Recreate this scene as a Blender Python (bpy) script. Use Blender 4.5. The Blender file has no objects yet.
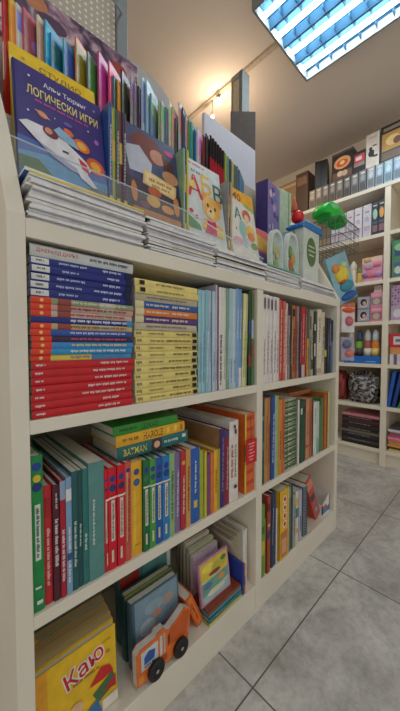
import bpy, math, random
from mathutils import Matrix, Vector
random.seed(7)
R = math.radians
SC = bpy.context.scene
COL = SC.collection

# ------------------------------------------------------------------ camera, world, light, exposure
cam = bpy.data.cameras.new('camera')
cam.sensor_fit = 'VERTICAL'; cam.sensor_height = 36.0; cam.lens = 36.0 * 292.0 / 711.0
cam.clip_start = 0.02
co = bpy.data.objects.new('camera', cam); COL.objects.link(co)
_th = math.atan(308 / 292.0); _pi = math.atan(10.5 / 292.0)
_fw = Vector((math.cos(_th) * math.cos(_pi), math.sin(_th) * math.cos(_pi), -math.sin(_pi)))
co.location = (0, 0, 0.92)
co.rotation_euler = _fw.to_track_quat('-Z', 'Y').to_euler()
SC.camera = co

W = bpy.data.worlds.new('World'); SC.world = W; W.use_nodes = True
W.node_tree.nodes['Background'].inputs[0].default_value = (1.0, 0.955, 0.90, 1)
W.node_tree.nodes['Background'].inputs[1].default_value = 0.33
SC.view_settings.view_transform = 'Standard'
SC.view_settings.look = 'None'
SC.view_settings.gamma = 1.0
SC.view_settings.use_curve_mapping = False
SC.view_settings.exposure = 0.88
TUBE_POWER = 24.0        # emission of the ceiling lamp's tubes
BULB_POWER = 12.0        # emission of the warm bulbs on the rail

# ------------------------------------------------------------------ materials
MATS = {}
def srgb(c):
    return tuple(((v / 255.0) / 12.92 if v / 255.0 <= 0.04045 else ((v / 255.0 + 0.055) / 1.055) ** 2.4) for v in c)
def M(c, rough=0.45, var=0.10, scale=35.0, metal=0.0, name=None):
    key = (tuple(c), rough, var, scale, metal)
    if key in MATS: return MATS[key]
    m = bpy.data.materials.new(name or 'paint_%d_%d_%d' % tuple(c)); m.use_nodes = True
    nt = m.node_tree; b = nt.nodes['Principled BSDF']
    r, g, bl = srgb(c)
    tc = nt.nodes.new('ShaderNodeTexCoord'); nz = nt.nodes.new('ShaderNodeTexNoise')
    nz.inputs['Scale'].default_value = scale; nz.inputs['Detail'].default_value = 3
    rp = nt.nodes.new('ShaderNodeValToRGB')
    rp.color_ramp.elements[0].position = 0.3; rp.color_ramp.elements[1].position = 0.7
    rp.color_ramp.elements[0].color = (r * (1 - var), g * (1 - var), bl * (1 - var), 1)
    rp.color_ramp.elements[1].color = (min(1, r * (1 + var)), min(1, g * (1 + var)), min(1, bl * (1 + var)), 1)
    nt.links.new(tc.outputs['Object'], nz.inputs['Vector']); nt.links.new(nz.outputs['Fac'], rp.inputs['Fac'])
    nt.links.new(rp.outputs['Color'], b.inputs['Base Color'])
    b.inputs['Roughness'].default_value = rough; b.inputs['Metallic'].default_value = metal
    MATS[key] = m
    return m
def Memit(name, c, power):
    m = bpy.data.materials.new(name); m.use_nodes = True
    b = m.node_tree.nodes['Principled BSDF']
    b.inputs['Base Color'].default_value = (*c, 1)
    b.inputs['Emission Color'].default_value = (*c, 1); b.inputs['Emission Strength'].default_value = power
    return m
def Mclear(name, c=(0.95, 0.98, 1.0), rough=0.05, mix=0.75):
    m = bpy.data.materials.new(name); m.use_nodes = True
    nt = m.node_tree; b = nt.nodes['Principled BSDF']
    b.inputs['Base Color'].default_value = (*c, 1); b.inputs['Roughness'].default_value = rough
    tr = nt.nodes.new('ShaderNodeBsdfTransparent'); mx = nt.nodes.new('ShaderNodeMixShader')
    mx.inputs[0].default_value = mix
    nt.links.new(b.outputs[0], mx.inputs[1]); nt.links.new(tr.outputs[0], mx.inputs[2])
    nt.links.new(mx.outputs[0], nt.nodes['Material Output'].inputs[0])
    return m
def Mpages(c=(232, 226, 210), freq=900.0, axis='X', name='paper_edges'):
    """page block: thin darker lines between leaves"""
    key = ('pages', tuple(c), freq, axis)
    if key in MATS: return MATS[key]
    m = bpy.data.materials.new(name); m.use_nodes = True
    nt = m.node_tree; b = nt.nodes['Principled BSDF']; b.inputs['Roughness'].default_value = 0.8
    tc = nt.nodes.new('ShaderNodeTexCoord'); wv = nt.nodes.new('ShaderNodeTexWave')
    wv.bands_direction = axis; wv.inputs['Scale'].default_value = freq / 6.28; wv.inputs['Distortion'].default_value = 1.5
    rp = nt.nodes.new('ShaderNodeValToRGB'); r, g, bl = srgb(c)
    rp.color_ramp.elements[0].color = (r * .72, g * .72, bl * .7, 1); rp.color_ramp.elements[1].color = (r, g, bl, 1)
    rp.color_ramp.elements[1].position = 0.6
    nt.links.new(tc.outputs['Object'], wv.inputs['Vector']); nt.links.new(wv.outputs['Fac'], rp.inputs['Fac'])
    nt.links.new(rp.outputs['Color'], b.inputs['Base Color'])
    MATS[key] = m
    return m
PAGES = Mpages(); PAGES_WHITE = Mpages((244, 243, 242), 1500.0, 'X', 'white_paper_edges'); PAGES_GREY = Mpages((214, 208, 196)); PAGES_TAN = Mpages((206, 182, 130))
MELAMINE = M((236, 229, 212), 0.38, 0.03, 6.0, name='cream_melamine')
WALLSHELF = M((240, 230, 210), 0.4, 0.03, 6.0, name='wall_shelf_melamine')

# ------------------------------------------------------------------ mesh collector
class MB:
    def __init__(s): s.v = []; s.f = []; s.m = []; s.mats = []
    def mi(s, m):
        if m not in s.mats: s.mats.append(m)
        return s.mats.index(m)
    def face(s, pts, m):
        n = len(s.v); s.v += [tuple(p) for p in pts]; s.f.append(tuple(range(n, n + len(pts)))); s.m.append(s.mi(m))
    def mesh(s, vs, fs, m):
        n = len(s.v); s.v += [tuple(p) for p in vs]; k = s.mi(m)
        for f in fs: s.f.append(tuple(i + n for i in f)); s.m.append(k)
    def box(s, a, b, m, mats=None):
        (x0, y0, z0), (x1, y1, z1) = a, b
        vs = [(x0, y0, z0), (x1, y0, z0), (x1, y1, z0), (x0, y1, z0), (x0, y0, z1), (x1, y0, z1), (x1, y1, z1), (x0, y1, z1)]
        s.mesh(vs, [(0, 3, 2, 1), (4, 5, 6, 7), (0, 1, 5, 4), (1, 2, 6, 5), (2, 3, 7, 6), (3, 0, 4, 7)], m)
    def prism(s, poly, axis, a, b, m):
        """2D polygon (ccw) extruded along axis between a and b"""
        def P(p, t):
            return (t, p[0], p[1]) if axis == 'x' else ((p[0], t, p[1]) if axis == 'y' else (p[0], p[1], t))
        n = len(poly)
        vs = [P(p, a) for p in poly] + [P(p, b) for p in poly]
        fs = [tuple(range(n - 1, -1, -1)), tuple(range(n, 2 * n))] + [(i, (i + 1) % n, n + (i + 1) % n, n + i) for i in range(n)]
        s.mesh(vs, fs, m)
    def tube(s, path, r, m, seg=8):
        path = [Vector(p) for p in path]; rings = []
        for i, p in enumerate(path):
            d = (path[min(i + 1, len(path) - 1)] - path[max(i - 1, 0)]).normalized()
            u = d.cross(Vector((0, 0, 1)) if abs(d.z) < 0.9 else Vector((1, 0, 0))).normalized(); w = d.cross(u)
            rr = r[i] if isinstance(r, (list, tuple)) else r
            rings.append([p + u * rr * math.cos(6.28318 * k / seg) + w * rr * math.sin(6.28318 * k / seg) for k in range(seg)])
        vs = [q for rg in rings for q in rg]; fs = []
        for i in range(len(rings) - 1):
            for k in range(seg):
                k2 = (k + 1) % seg; fs.append((i * seg + k, i * seg + k2, (i + 1) * seg + k2, (i + 1) * seg + k))
        fs.append(tuple(range(seg - 1, -1, -1))); fs.append(tuple((len(rings) - 1) * seg + k for k in range(seg)))
        s.mesh(vs, fs, m)
    def lathe(s, prof, m, c=(0, 0, 0), seg=16):
        vs = []; fs = []
        for (r, z) in prof:
            for k in range(seg):
                a = 6.28318 * k / seg; vs.append((c[0] + r * math.cos(a), c[1] + r * math.sin(a), c[2] + z))
        for i in range(len(prof) - 1):
            for k in range(seg):
                k2 = (k + 1) % seg; fs.append((i * seg + k, i * seg + k2, (i + 1) * seg + k2, (i + 1) * seg + k))
        fs.append(tuple(range(seg - 1, -1, -1))); fs.append(tuple((len(prof) - 1) * seg + k for k in range(seg)))
        s.mesh(vs, fs, m)
    def ball(s, c, r, m, seg=14, rings=9):
        rx, ry, rz = r if isinstance(r, tuple) else (r, r, r); vs = []; fs = []
        for i in range(rings + 1):
            t = math.pi * i / rings
            for k in range(seg):
                a = 6.28318 * k / seg
                vs.append((c[0] + rx * math.sin(t) * math.cos(a), c[1] + ry * math.sin(t) * math.sin(a), c[2] - rz * math.cos(t)))
        for i in range(rings):
            for k in range(seg):
                k2 = (k + 1) % seg; fs.append((i * seg + k, i * seg + k2, (i + 1) * seg + k2, (i + 1) * seg + k))
        s.mesh(vs, fs, m)
    def build(s, name, parent=None, smooth=False, bevel=0.0):
        me = bpy.data.meshes.new(name); me.from_pydata(s.v, [], s.f)
        for m in s.mats: me.materials.append(m)
        for i, p in enumerate(me.polygons):
            p.material_index = s.m[i]; p.use_smooth = smooth
        me.update()
        o = bpy.data.objects.new(name, me); COL.objects.link(o)
        if parent: o.parent = parent
        if bevel:
            b = o.modifiers.new('bevel', 'BEVEL'); b.width = bevel; b.segments = 2; b.limit_method = 'ANGLE'
        return o
def empty(name, label=None, cat=None, loc=(0, 0, 0), rot=None, group=None):
    o = bpy.data.objects.new(name, None); COL.objects.link(o); o.empty_display_size = 0.05
    o.location = loc
    if rot is not None: o.rotation_euler = rot if isinstance(rot, tuple) else rot.to_euler()
    tag(o, label, cat, group)
    return o
def tag(o, label=None, cat=None, group=None, kind=None):
    if label: o['label'] = label
    if cat: o['category'] = cat
    if group: o['group'] = group
    if kind: o['kind'] = kind
    return o
ORD = ['first', 'second', 'third', 'fourth', 'fifth', 'sixth', 'seventh', 'eighth', 'ninth', 'tenth', 'eleventh', 'twelfth',
       'thirteenth', 'fourteenth', 'fifteenth', 'sixteenth', 'seventeenth', 'eighteenth', 'nineteenth', 'twentieth',
       'twenty-first', 'twenty-second', 'twenty-third', 'twenty-fourth', 'twenty-fifth', 'twenty-sixth', 'twenty-seventh',
       'twenty-eighth', 'twenty-ninth', 'thirtieth', 'thirty-first', 'thirty-second', 'thirty-third', 'thirty-fourth',
       'thirty-fifth', 'thirty-sixth', 'thirty-seventh', 'thirty-eighth', 'thirty-ninth', 'fortieth']

# ------------------------------------------------------------------ lettering
TXT = {}
def text_tris(s):
    """filled outline of a string: vertices normalised to a cap height of 1, centred, plus faces"""
    if s in TXT: return TXT[s]
    cu = bpy.data.curves.new('lettering', 'FONT'); cu.body = s; cu.size = 1.0; cu.resolution_u = 2
    cu.align_x = 'CENTER'; cu.align_y = 'CENTER'; cu.offset = 0.012
    o = bpy.data.objects.new('lettering', cu); COL.objects.link(o)
    dg = bpy.context.evaluated_depsgraph_get(); me = o.evaluated_get(dg).to_mesh()
    vs = [tuple(v.co) for v in me.vertices]; fs = [tuple(p.vertices) for p in me.polygons]
    o.evaluated_get(dg).to_mesh_clear()
    bpy.data.objects.remove(o); bpy.data.curves.remove(cu)
    if vs:
        x0 = min(v[0] for v in vs); x1 = max(v[0] for v in vs); y0 = min(v[1] for v in vs); y1 = max(v[1] for v in vs)
        h = max(y1 - y0, 1e-6); cx = (x0 + x1) / 2; cy = (y0 + y1) / 2
        vs = [((v[0] - cx) / h, (v[1] - cy) / h) for v in vs]; w = (x1 - x0) / h
    else: w = 1.0
    TXT[s] = (vs, fs, w)
    return TXT[s]

# ------------------------------------------------------------------ books
INK = M((40, 38, 44), 0.5); WHITE = M((236, 234, 228), 0.45, 0.03)
def book(name, label, w, h, d, color, feats=(), art=(), soft=False, pages=None, loc=(0, 0, 0), rot=None, group=None,
         cat='book', back=None, spine=None, rough=0.4, seed=0, cover_label=None):
    """Standing book: thickness -w..0 along x, spine at y=0 facing -y, height along z, front cover on +x.
    feats = marks on the spine, art = marks on the front cover."""
    rnd = random.Random(seed * 77 + int(w * 1e5) + int(h * 1e4))
    root = empty(name, label, cat, loc, rot, group)
    cm = color if not isinstance(color, tuple) else M(color, rough)
    sm = cm if spine is None else M(spine, rough)
    bm_ = cm if back is None else M(back, rough)
    t = min(0.0008 if soft else 0.0022, w * 0.2)
    bul = 0.0 if w < 0.009 else min(0.0018, w * 0.1)
    c = MB()
    c.box((-w, 0.0, 0), (-w + t, d, h), bm_); c.box((-t, 0.0, 0), (0, d, h), cm)
    n = 1 if bul == 0 else 5
    def sy(u): return -bul * (1 - (2 * u - 1) ** 2)
    us = [i / n for i in range(n + 1)]
    poly = [(-w + u * w, sy(u) - 0.0001) for u in us] + [(-w + u * w, sy(u) + t) for u in reversed(us)]
    c.prism(poly, 'z', 0, h, sm)
    lay = [0.00025]
    def strip(z0, z1, u0, u1, m):
        lay[0] += 0.00006
        k = 1 if bul == 0 else 4; q = [u0 + (u1 - u0) * i / k for i in range(k + 1)]
        vs = []
        for z in (z0, z1): vs += [(-w + u * w, sy(u) - lay[0], z) for u in q]
        c.mesh(vs, [(i, i + 1, k + 1 + i + 1, k + 1 + i) for i in range(k)], m)
    for f in feats:
        k = f[0]
        if k == 'band': strip(f[1] * h, f[2] * h, f[4] if len(f) > 4 else 0.0, f[5] if len(f) > 5 else 1.0, M(f[3], rough))
        elif k == 'scrib':                        # small unreadable print running up the spine
            z = f[1] * h; m = M(f[3], 0.5); g = (f[4] if len(f) > 4 else 0.45); ctr = f[5] if len(f) > 5 else 0.5
            gw = g * w
            while z < f[2] * h:
                wl = rnd.randint(3, 8)
                for _ in range(wl):
                    ch = gw * rnd.uniform(0.35, 0.6)
                    if z + ch > f[2] * h: break
                    hh = g * rnd.choice((0.72, 0.72, 1.0))
                    strip(z, z + ch * 0.72, ctr - g / 2, ctr - g / 2 + hh, m)
                    z += ch
                z += gw * 0.45
        elif k == 'text':                         # readable print: (text, centre along height, cap height as share of w, colour)
            vs, fs, tw = text_tris(f[1]); m = M(f[4], 0.5); s_ = f[3] * w; ln = f[5] * h if len(f) > 5 else s_ * tw
            lay[0] += 0.00006; ctr = f[6] if len(f) > 6 else 0.5
            c.mesh([(-w + (ctr * w - v[1] * s_), sy(min(1, max(0, ctr - v[1] * s_ / w))) - lay[0], f[2] * h + v[0] * ln / tw) for v in vs], fs, m)
        elif k == 'circ':
            r = f[2] * w; m = M(f[3], rough); lay[0] += 0.00006; n_ = 8
            top = []; bot = []
            for q_ in range(n_ + 1):
                a = -1 + 2 * q_ / n_; u = 0.5 + f[2] * a; dz = r * math.sqrt(max(0, 1 - a * a)) + 1e-5
                top.append((-w + u * w, sy(u) - lay[0], f[1] * h + dz)); bot.append((-w + u * w, sy(u) - lay[0], f[1] * h - dz))
            c.mesh(bot + top, [(q_, q_ + 1, n_ + 2 + q_, n_ + 1 + q_) for q_ in range(n_)], m)
    draw(c, art, d, h)
    p = MB(); o_ = 0.0 if soft else 0.003
    p.box((-w + t, t + 0.0003, o_ + 0.0002), (-t, d - o_ - 0.0004, h - o_ - 0.0002), pages or PAGES)
    c.build('cover', root); p.build('page_block', root)
    return root
def draw(c, art, d, h, x=0.0):
    """flat printed shapes on the cover plane x (facing +x); u runs along y, v along z"""
    off = 0.0003
    for a in art:
        off += 0.00012
        k = a[0]
        if k == 'poly': c.face([(x + off, p[0] * d, p[1] * h) for p in a[1]], M(a[2], a[3] if len(a) > 3 else 0.4))
        elif k == 'rect': u0, v0, u1, v1 = a[1]; c.face([(x + off, u0 * d, v0 * h), (x + off, u1 * d, v0 * h), (x + off, u1 * d, v1 * h), (x + off, u0 * d, v1 * h)], M(a[2]))
        elif k == 'oval':
            u, v, ru, rv = a[1]; ang = a[3] if len(a) > 3 else 0
            pts = []
            for i in range(20):
                t = 6.28318 * i / 20; du = ru * math.cos(t) * d; dv = rv * math.sin(t) * h
                pts.append((x + off, u * d + du * math.cos(ang) - dv * math.sin(ang), v * h + du * math.sin(ang) + dv * math.cos(ang)))
            c.face(pts, M(a[2]))
        elif k == 'text':           # (text, u, v, cap height as share of h, colour, width as share of d or None, tilt)
            vs, fs, tw = text_tris(a[1]); s_ = a[4] * h; wd = (a[6] * d if len(a) > 6 and a[6] else s_ * tw); ang = a[7] if len(a) > 7 else 0
            ca, sa = math.cos(ang), math.sin(ang)
            c.mesh([(x + off, a[2] * d + v[0] * wd / tw * ca - v[1] * s_ * sa, a[3] * h + v[0] * wd / tw * sa + v[1] * s_ * ca) for v in vs], fs, M(a[5], 0.45))
        elif k == 'scrib':          # (u0, u1, v, cap share, colour)
            rnd = random.Random(int(a[1] * 1000 + a[3] * 777)); u = a[1] * d; m = M(a[5]); g = a[4] * h
            while u < a[2] * d:
                for _ in range(rnd.randint(3, 7)):
                    cw = g * rnd.uniform(0.5, 0.8)
                    if u + cw > a[2] * d: break
                    c.face([(x + off, u, a[3] * h), (x + off, u + cw * .72, a[3] * h), (x + off, u + cw * .72, a[3] * h + g * rnd.choice((.7, 1))), (x + off, u, a[3] * h + g * .8)], m)
                    u += cw
                u += g * 0.5
LIE = Matrix.Rotation(R(90), 3, 'Y')                              # spine to the front, lying flat, print upright
def FACE(lean=0.0, rz=0.0): return Matrix.Rotation(R(rz), 3, 'Z') @ Matrix.Rotation(R(-lean), 3, 'X') @ Matrix.Rotation(R(-90), 3, 'Z')
def TILT(a): return Matrix.Rotation(R(a), 3, 'Y')

# ================================================================== SETTING
def floor_material():
    m = bpy.data.materials.new('stone_floor_tiles'); m.use_nodes = True; nt = m.node_tree; L = nt.links.new
    b = nt.nodes['Principled BSDF']; tc = nt.nodes.new('ShaderNodeTexCoord')
    n1 = nt.nodes.new('ShaderNodeTexNoise'); n1.inputs['Scale'].default_value = 5.5; n1.inputs['Detail'].default_value = 9; n1.inputs['Roughness'].default_value = .68; n1.inputs['Distortion'].default_value = .5
    n2 = nt.nodes.new('ShaderNodeTexNoise'); n2.inputs['Scale'].default_value = 38; n2.inputs['Detail'].default_value = 6; n2.inputs['Roughness'].default_value = .7
    L(tc.outputs['Object'], n1.inputs['Vector']); L(tc.outputs['Object'], n2.inputs['Vector'])
    r1 = nt.nodes.new('ShaderNodeValToRGB'); e = r1.color_ramp.elements
    e[0].position = .3; e[0].color = (*srgb((168, 166, 160)), 1); e[1].position = .7; e[1].color = (*srgb((230, 228, 222)), 1)
    k = r1.color_ramp.elements.new(.5); k.color = (*srgb((204, 202, 197)), 1)
    L(n1.outputs['Fac'], r1.inputs['Fac'])
    r2 = nt.nodes.new('ShaderNodeValToRGB'); r2.color_ramp.elements[0].position = .3; r2.color_ramp.elements[1].position = .56
    r2.color_ramp.elements[0].color = (.7, .68, .64, 1); r2.color_ramp.elements[1].color = (1, 1, 1, 1)
    L(n2.outputs['Fac'], r2.inputs['Fac'])
    mx = nt.nodes.new('ShaderNodeMix'); mx.data_type = 'RGBA'; mx.blend_type = 'MULTIPLY'; mx.inputs[0].default_value = .8
    L(r1.outputs['Color'], mx.inputs[6]); L(r2.outputs['Color'], mx.inputs[7])
    sp = nt.nodes.new('ShaderNodeSeparateXYZ'); L(tc.outputs['Object'], sp.inputs[0])
    def line(sock, off):
        a = nt.nodes.new('ShaderNodeMath'); a.operation = 'SUBTRACT'; a.inputs[1].default_value = off; L(sock, a.inputs[0])
        q = nt.nodes.new('ShaderNodeMath'); q.operation = 'PINGPONG'; q.inputs[1].default_value = .588 / 2; L(a.outputs[0], q.inputs[0])
        c = nt.nodes.new('ShaderNodeMath'); c.operation = 'LESS_THAN'; c.inputs[1].default_value = .0022; L(q.outputs[0], c.inputs[0])
        return c
    a, c = line(sp.outputs[0], .62), line(sp.outputs[1], .448)
    mm = nt.nodes.new('ShaderNodeMath'); mm.operation = 'MAXIMUM'; L(a.outputs[0], mm.inputs[0]); L(c.outputs[0], mm.inputs[1])
    g = nt.nodes.new('ShaderNodeMix'); g.data_type = 'RGBA'; L(mm.outputs[0], g.inputs[0]); L(mx.outputs[2], g.inputs[6]); g.inputs[7].default_value = (*srgb((104, 101, 96)), 1)
    L(g.outputs[2], b.inputs['Base Color']); b.inputs['Roughness'].default_value = .32
    return m
def struct(name, a, b, m):
    q = MB(); q.box(a, b, m); return tag(q.build(name), kind='structure')
PLASTER = M((232, 220, 210), 0.9, 0.02, 3.0, name='ceiling_plaster')
struct('floor', (-2.2, -2.6, -0.05), (2.87, 3.3, 0), floor_material())
struct('ceiling', (-2.2, -2.6, 2.70), (2.87, 3.3, 2.77), PLASTER)
struct('wall_back', (2.82, -2.6, 0), (2.87, 3.25, 2.70), M((230, 220, 202), 0.85, 0.02, 3.0))
struct('wall_left', (-2.2, 3.25, 0), (2.87, 3.3, 2.70), M((230, 220, 202), 0.85, 0.02, 3.0))

# ================================================================== FRONT BOOKCASE
YF = 0.571; ZB, ZM, ZT, ZL = 0.1008, 0.4328, 0.7878, 1.1388        # book-bearing levels: bottom, middle, top shelf, ledge
LX0, LX1, DX0, DX1, RX0, RX1 = 0.104, 0.132, 0.803, 0.836, 1.452, 1.485
bc = empty('bookcase', 'long cream display bookcase with three shelf rows and books racked on top', 'bookcase', (0.79, 0.74, 0))
def bpart(name, q, bevel=0.0015, m=None):
    o = q.build(name, bc, bevel=bevel); o.matrix_parent_inverse = Matrix.Translation((-0.79, -0.74, 0)); return o
prof = [(YF, 0), (0.93, 0), (0.93, 1.66), (0.885, 1.66), (0.82, 1.56), (0.68, 1.342), (YF, 1.142)]
for a, b in ((LX0, LX1), (RX0, RX1)):
    q = MB(); q.prism(prof, 'x', a, b, MELAMINE); bpart('side_panel', q)
q = MB(); q.box((DX0, YF, 0.0), (DX1, 0.90, 1.104), MELAMINE); bpart('divider', q)
q = MB(); q.box((LX1, 0.90, 0), (RX0, 0.915, 1.70), M((196, 186, 166), 0.5, 0.03, 6)); bpart('back_panel', q)
q = MB(); q.box((LX1, YF, 1.105), (RX0, 0.90, 1.138), MELAMINE); bpart('ledge', q)
for a, b in ((LX1, DX0), (DX1, RX0)):
    for z, t in ((ZT, .025), (ZM, .025), (ZB, .02)):
        q = MB(); q.box((a, YF, z - t - .0008), (b, 0.90, z - .0008), MELAMINE); bpart('shelf', q)
    q = MB(); q.box((a, YF + .002, 0), (b, YF + .02, ZB - .0215), MELAMINE); bpart('kick_plate', q)
q = MB(); q.box((LX1, 0.70, 1.250), (1.015, 0.80, 1.262), MELAMINE); q.box((LX1, 0.788, 1.262), (1.015, 0.80, 1.4295), MELAMINE); bpart('display_step', q)
q = MB(); q.box((LX1, 0.788, 1.43), (RX0, 0.90, 1.44), MELAMINE); bpart('display_step', q)
CLEAR = Mclear('clear_acrylic', mix=0.93)
q = MB(); EDGE = Mclear('acrylic_edge', (.9, .95, .95), .2, .45)
LIP = [(LX1, 1.250, 1.340), (.62, 1.250, 1.335), (1.015, 1.225, 1.272)]
for (xa, za, zb), (xb, zc, zd) in zip(LIP[:-1], LIP[1:]):
    for m_, y0, y1, ta, tb in ((CLEAR, .6945, .697, 0, 0), (EDGE, .694, .6975, zb - za - .002, zd - zc - .002)):
        vs = [(xa, y0, za + ta), (xb, y0, zc + tb), (xb, y0, zd), (xa, y0, zb)]; vs += [(v[0], y1, v[2]) for v in vs]
        q.mesh(vs, [(0, 1, 2, 3), (7, 6, 5, 4), (3, 2, 6, 7), (0, 4, 5, 1)], m_)
bpart('acrylic_lip', q, 0)
# display backs
def peg_material():
    m = bpy.data.materials.new('perforated_panel'); m.use_nodes = True; nt = m.node_tree; L = nt.links.new; b = nt.nodes['Principled BSDF']
    tc = nt.nodes.new('ShaderNodeTexCoord'); sp = nt.nodes.new('ShaderNodeSeparateXYZ'); L(tc.outputs['Object'], sp.inputs[0]); ds = []
    for s_, half in ((sp.outputs[0], .0095), (sp.outputs[2], .0095)):
        q_ = nt.nodes.new('ShaderNodeMath'); q_.operation = 'PINGPONG'; q_.inputs[1].default_value = half; L(s_, q_.inputs[0])
        d = nt.nodes.new('ShaderNodeMath'); d.operation = 'POWER'; d.inputs[1].default_value = 2; L(q_.outputs[0], d.inputs[0]); ds.append(d)
    a = nt.nodes.new('ShaderNodeMath'); L(ds[0].outputs[0], a.inputs[0]); L(ds[1].outputs[0], a.inputs[1])
    c = nt.nodes.new('ShaderNodeMath'); c.operation = 'LESS_THAN'; c.inputs[1].default_value = .0042 ** 2; L(a.outputs[0], c.inputs[0])
    mx = nt.nodes.new('ShaderNodeMix'); mx.data_type = 'RGBA'; L(c.outputs[0], mx.inputs[0])
    mx.inputs[6].default_value = (*srgb((196, 188, 174)), 1); mx.inputs[7].default_value = (*srgb((244, 238, 222)), 1)
    L(mx.outputs[2], b.inputs['Base Color']); b.inputs['Roughness'].default_value = .5
    return m
STEEL = M((150, 160, 164), 0.4, 0.05, 20, 0.3)
q = MB(); q.box((-0.1, 0.945, 1.70), (0.50, 0.955, 2.6), peg_material()); tag(bpart('pegboard', q, 0), 'pale perforated metal board')
q = MB(); q.box((0.502, 0.935, 0.0), (0.541, 0.965, 2.6), STEEL); tag(bpart('pegboard_post', q), 'grey metal post beside the pegboard')
q = MB(); q.tube([(0.10, 0.90, 2.22), (0.30, 0.90, 2.115), (0.50, 0.90, 2.01)], 0.004, STEEL); q.tube([(0.50, 0.90, 2.01), (0.50, 0.94, 2.01)], 0.004, STEEL); q.tube([(0.10, 0.90, 2.22), (0.10, 0.945, 2.22)], 0.004, STEEL)
tag(bpart('hook_rail', q, 0), 'thin sloping metal rail')
arch = [(0.545, 1.60), (0.79, 1.60), (0.79, 1.74)] + [(0.60 + 0.19 * math.cos(R(a)), 1.74 + 0.175 * math.sin(R(a))) for a in range(10, 91, 10)] + [(0.545, 1.915)]
q = MB(); q.prism(arch, 'y', 0.945, 0.932, M((182, 178, 176), 0.6, 0.04)); tag(bpart('headboard', q, 0), 'grey panel with a rounded top corner')
q = MB(); q.box((0.896, 0.918, 1.60), (1.262, 0.934, 1.915), M((208, 208, 220), 0.6, 0.03)); tag(bpart('headboard', q), 'pale lilac grey rectangular panel')

# ------------------------------------------------------------------ stacks of lying books, top left shelf
def lie_book(name, label, x, y, z, w, h, d, color, **k):
    return book(name, label, w, h, d, color, loc=(x, y, z), rot=LIE, **k)
NAVY = (26, 42, 128); RED = (204, 22, 34); OR = (232, 62, 30); BLK = (22, 22, 26)
z = ZT; rows = []
red_t = [('band', .03, .10, (225, 215, 205), .3, .36)]
for i in range(7):
    rows.append(('red', .0143, RED, [('scrib', .03, .11, (240, 225, 220), .30), ('scrib', [.60, .66, .45, .5, .58, .55, .62][i], [.84, .86, .92, .93, .94, .90, .93][i], (240, 215, 215), .34)]))
mixed = [((232, 205, 90), (110, 130, 160)), ((40, 150, 205), (235, 235, 235)), ((60, 140, 210), (230, 225, 120)), ((60, 34, 74), (200, 90, 130)),
         ((44, 86, 170), (215, 215, 235)), ((200, 176, 128), (150, 90, 60)), (NAVY, (225, 228, 240)), ((206, 186, 172), (190, 40, 60)), ((214, 160, 150), (120, 60, 60)), ((150, 160, 120), (224, 220, 200))]
mnames = ['yellow and blue', 'sky blue', 'light blue', 'dark plum', 'mid blue', 'tan', 'navy', 'beige', 'salmon pink', 'olive green']
for i, (c, t) in enumerate(mixed):
    ft = [('band', .0, .165, OR), ('poly',) if 0 else ('circ', .085, .28, (250, 200, 120)), ('scrib', .34, .92, t, .42)]
    if i == 0: ft.insert(1, ('band', .55, 1.0, (70, 150, 205)))
    if i in (5, 7, 8, 9): ft.insert(1, ('band', .22, .34, (150, 70, 60))); ft.insert(2, ('band', .62, .78, (196, 190, 170)))
    if i == 6: ft = [('scrib', .34, .95, t, .5), ('band', .93, 1.0, (40, 150, 205))]
    rows.append((mnames[i] + ' with red spine end' if i != 6 else 'plain navy', .0112, c, ft))
for i in range(5):
    rows.append(('navy', .0138, NAVY, [('band', .0, .0, NAVY), ('band', .01, .155, (226, 226, 222), .12, .88), ('scrib', .05, .12, (70, 70, 90), .3), ('scrib', [.24, .22, .22, .26, .24][i], [.42, .46, .5, .42, .5][i], (190, 200, 235), .32),
                ('scrib', [.66, .58, .66, .70, .66][i], [.86, .9, .86, .84, .86][i], (205, 212, 240), .36), ('band', .92, .985, (14, 18, 50), .1, .9)]))
rows.append(('pale grey', .0225, (206, 210, 206), [('text', 'ДЖЕРАЛД ДАРЪЛ', .23, .36, (196, 30, 60), .36), ('scrib', .52, .93, (70, 90, 130), .26), ('band', 0.0, 1.0, (40, 44, 50), .0, .09)]))
cnt = {}; tot = {}
for r in rows: tot[r[0]] = tot.get(r[0], 0) + 1
for i, (nm, w, c, ft) in enumerate(rows):
    cnt[nm] = cnt.get(nm, 0) + 1
    k = tot[nm] - cnt[nm]
    if nm == 'pale grey': lab = 'pale grey hardback with red lettering topping the tall lying stack, top left shelf'
    elif nm == 'red': lab = 'red paperback in the tall lying stack, %s red one from the top' % ORD[k]
    elif nm == 'navy': lab = 'navy paperback with white spine label, %s such from top of the tall lying stack' % ORD[k]
    else: lab = '%s paperback lying in the middle of the tall stack' % nm
    lie_book('book', lab, .1365 + random.uniform(0, .003), .576 + random.uniform(0, .004), z, w, .2015 + random.uniform(-.003, .002) + (.003 if nm == 'pale grey' else 0), .14, c, feats=ft, soft=nm != 'pale grey',
             group='lying books in the tall stack on the top left shelf', seed=i, pages=PAGES_GREY)
    z += w + .0004
PY = (234, 216, 130)
ycols = [('pale yellow', PY)] * 10 + [('grey beige', (196, 188, 160)), ('purple', (92, 58, 128)), ('orange', (226, 128, 50)), ('blue', (44, 96, 170)), ('ash grey', (190, 180, 150)), ('pale yellow', PY), ('pale yellow', (240, 222, 140))]
z = ZT; cnt = 0
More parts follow.
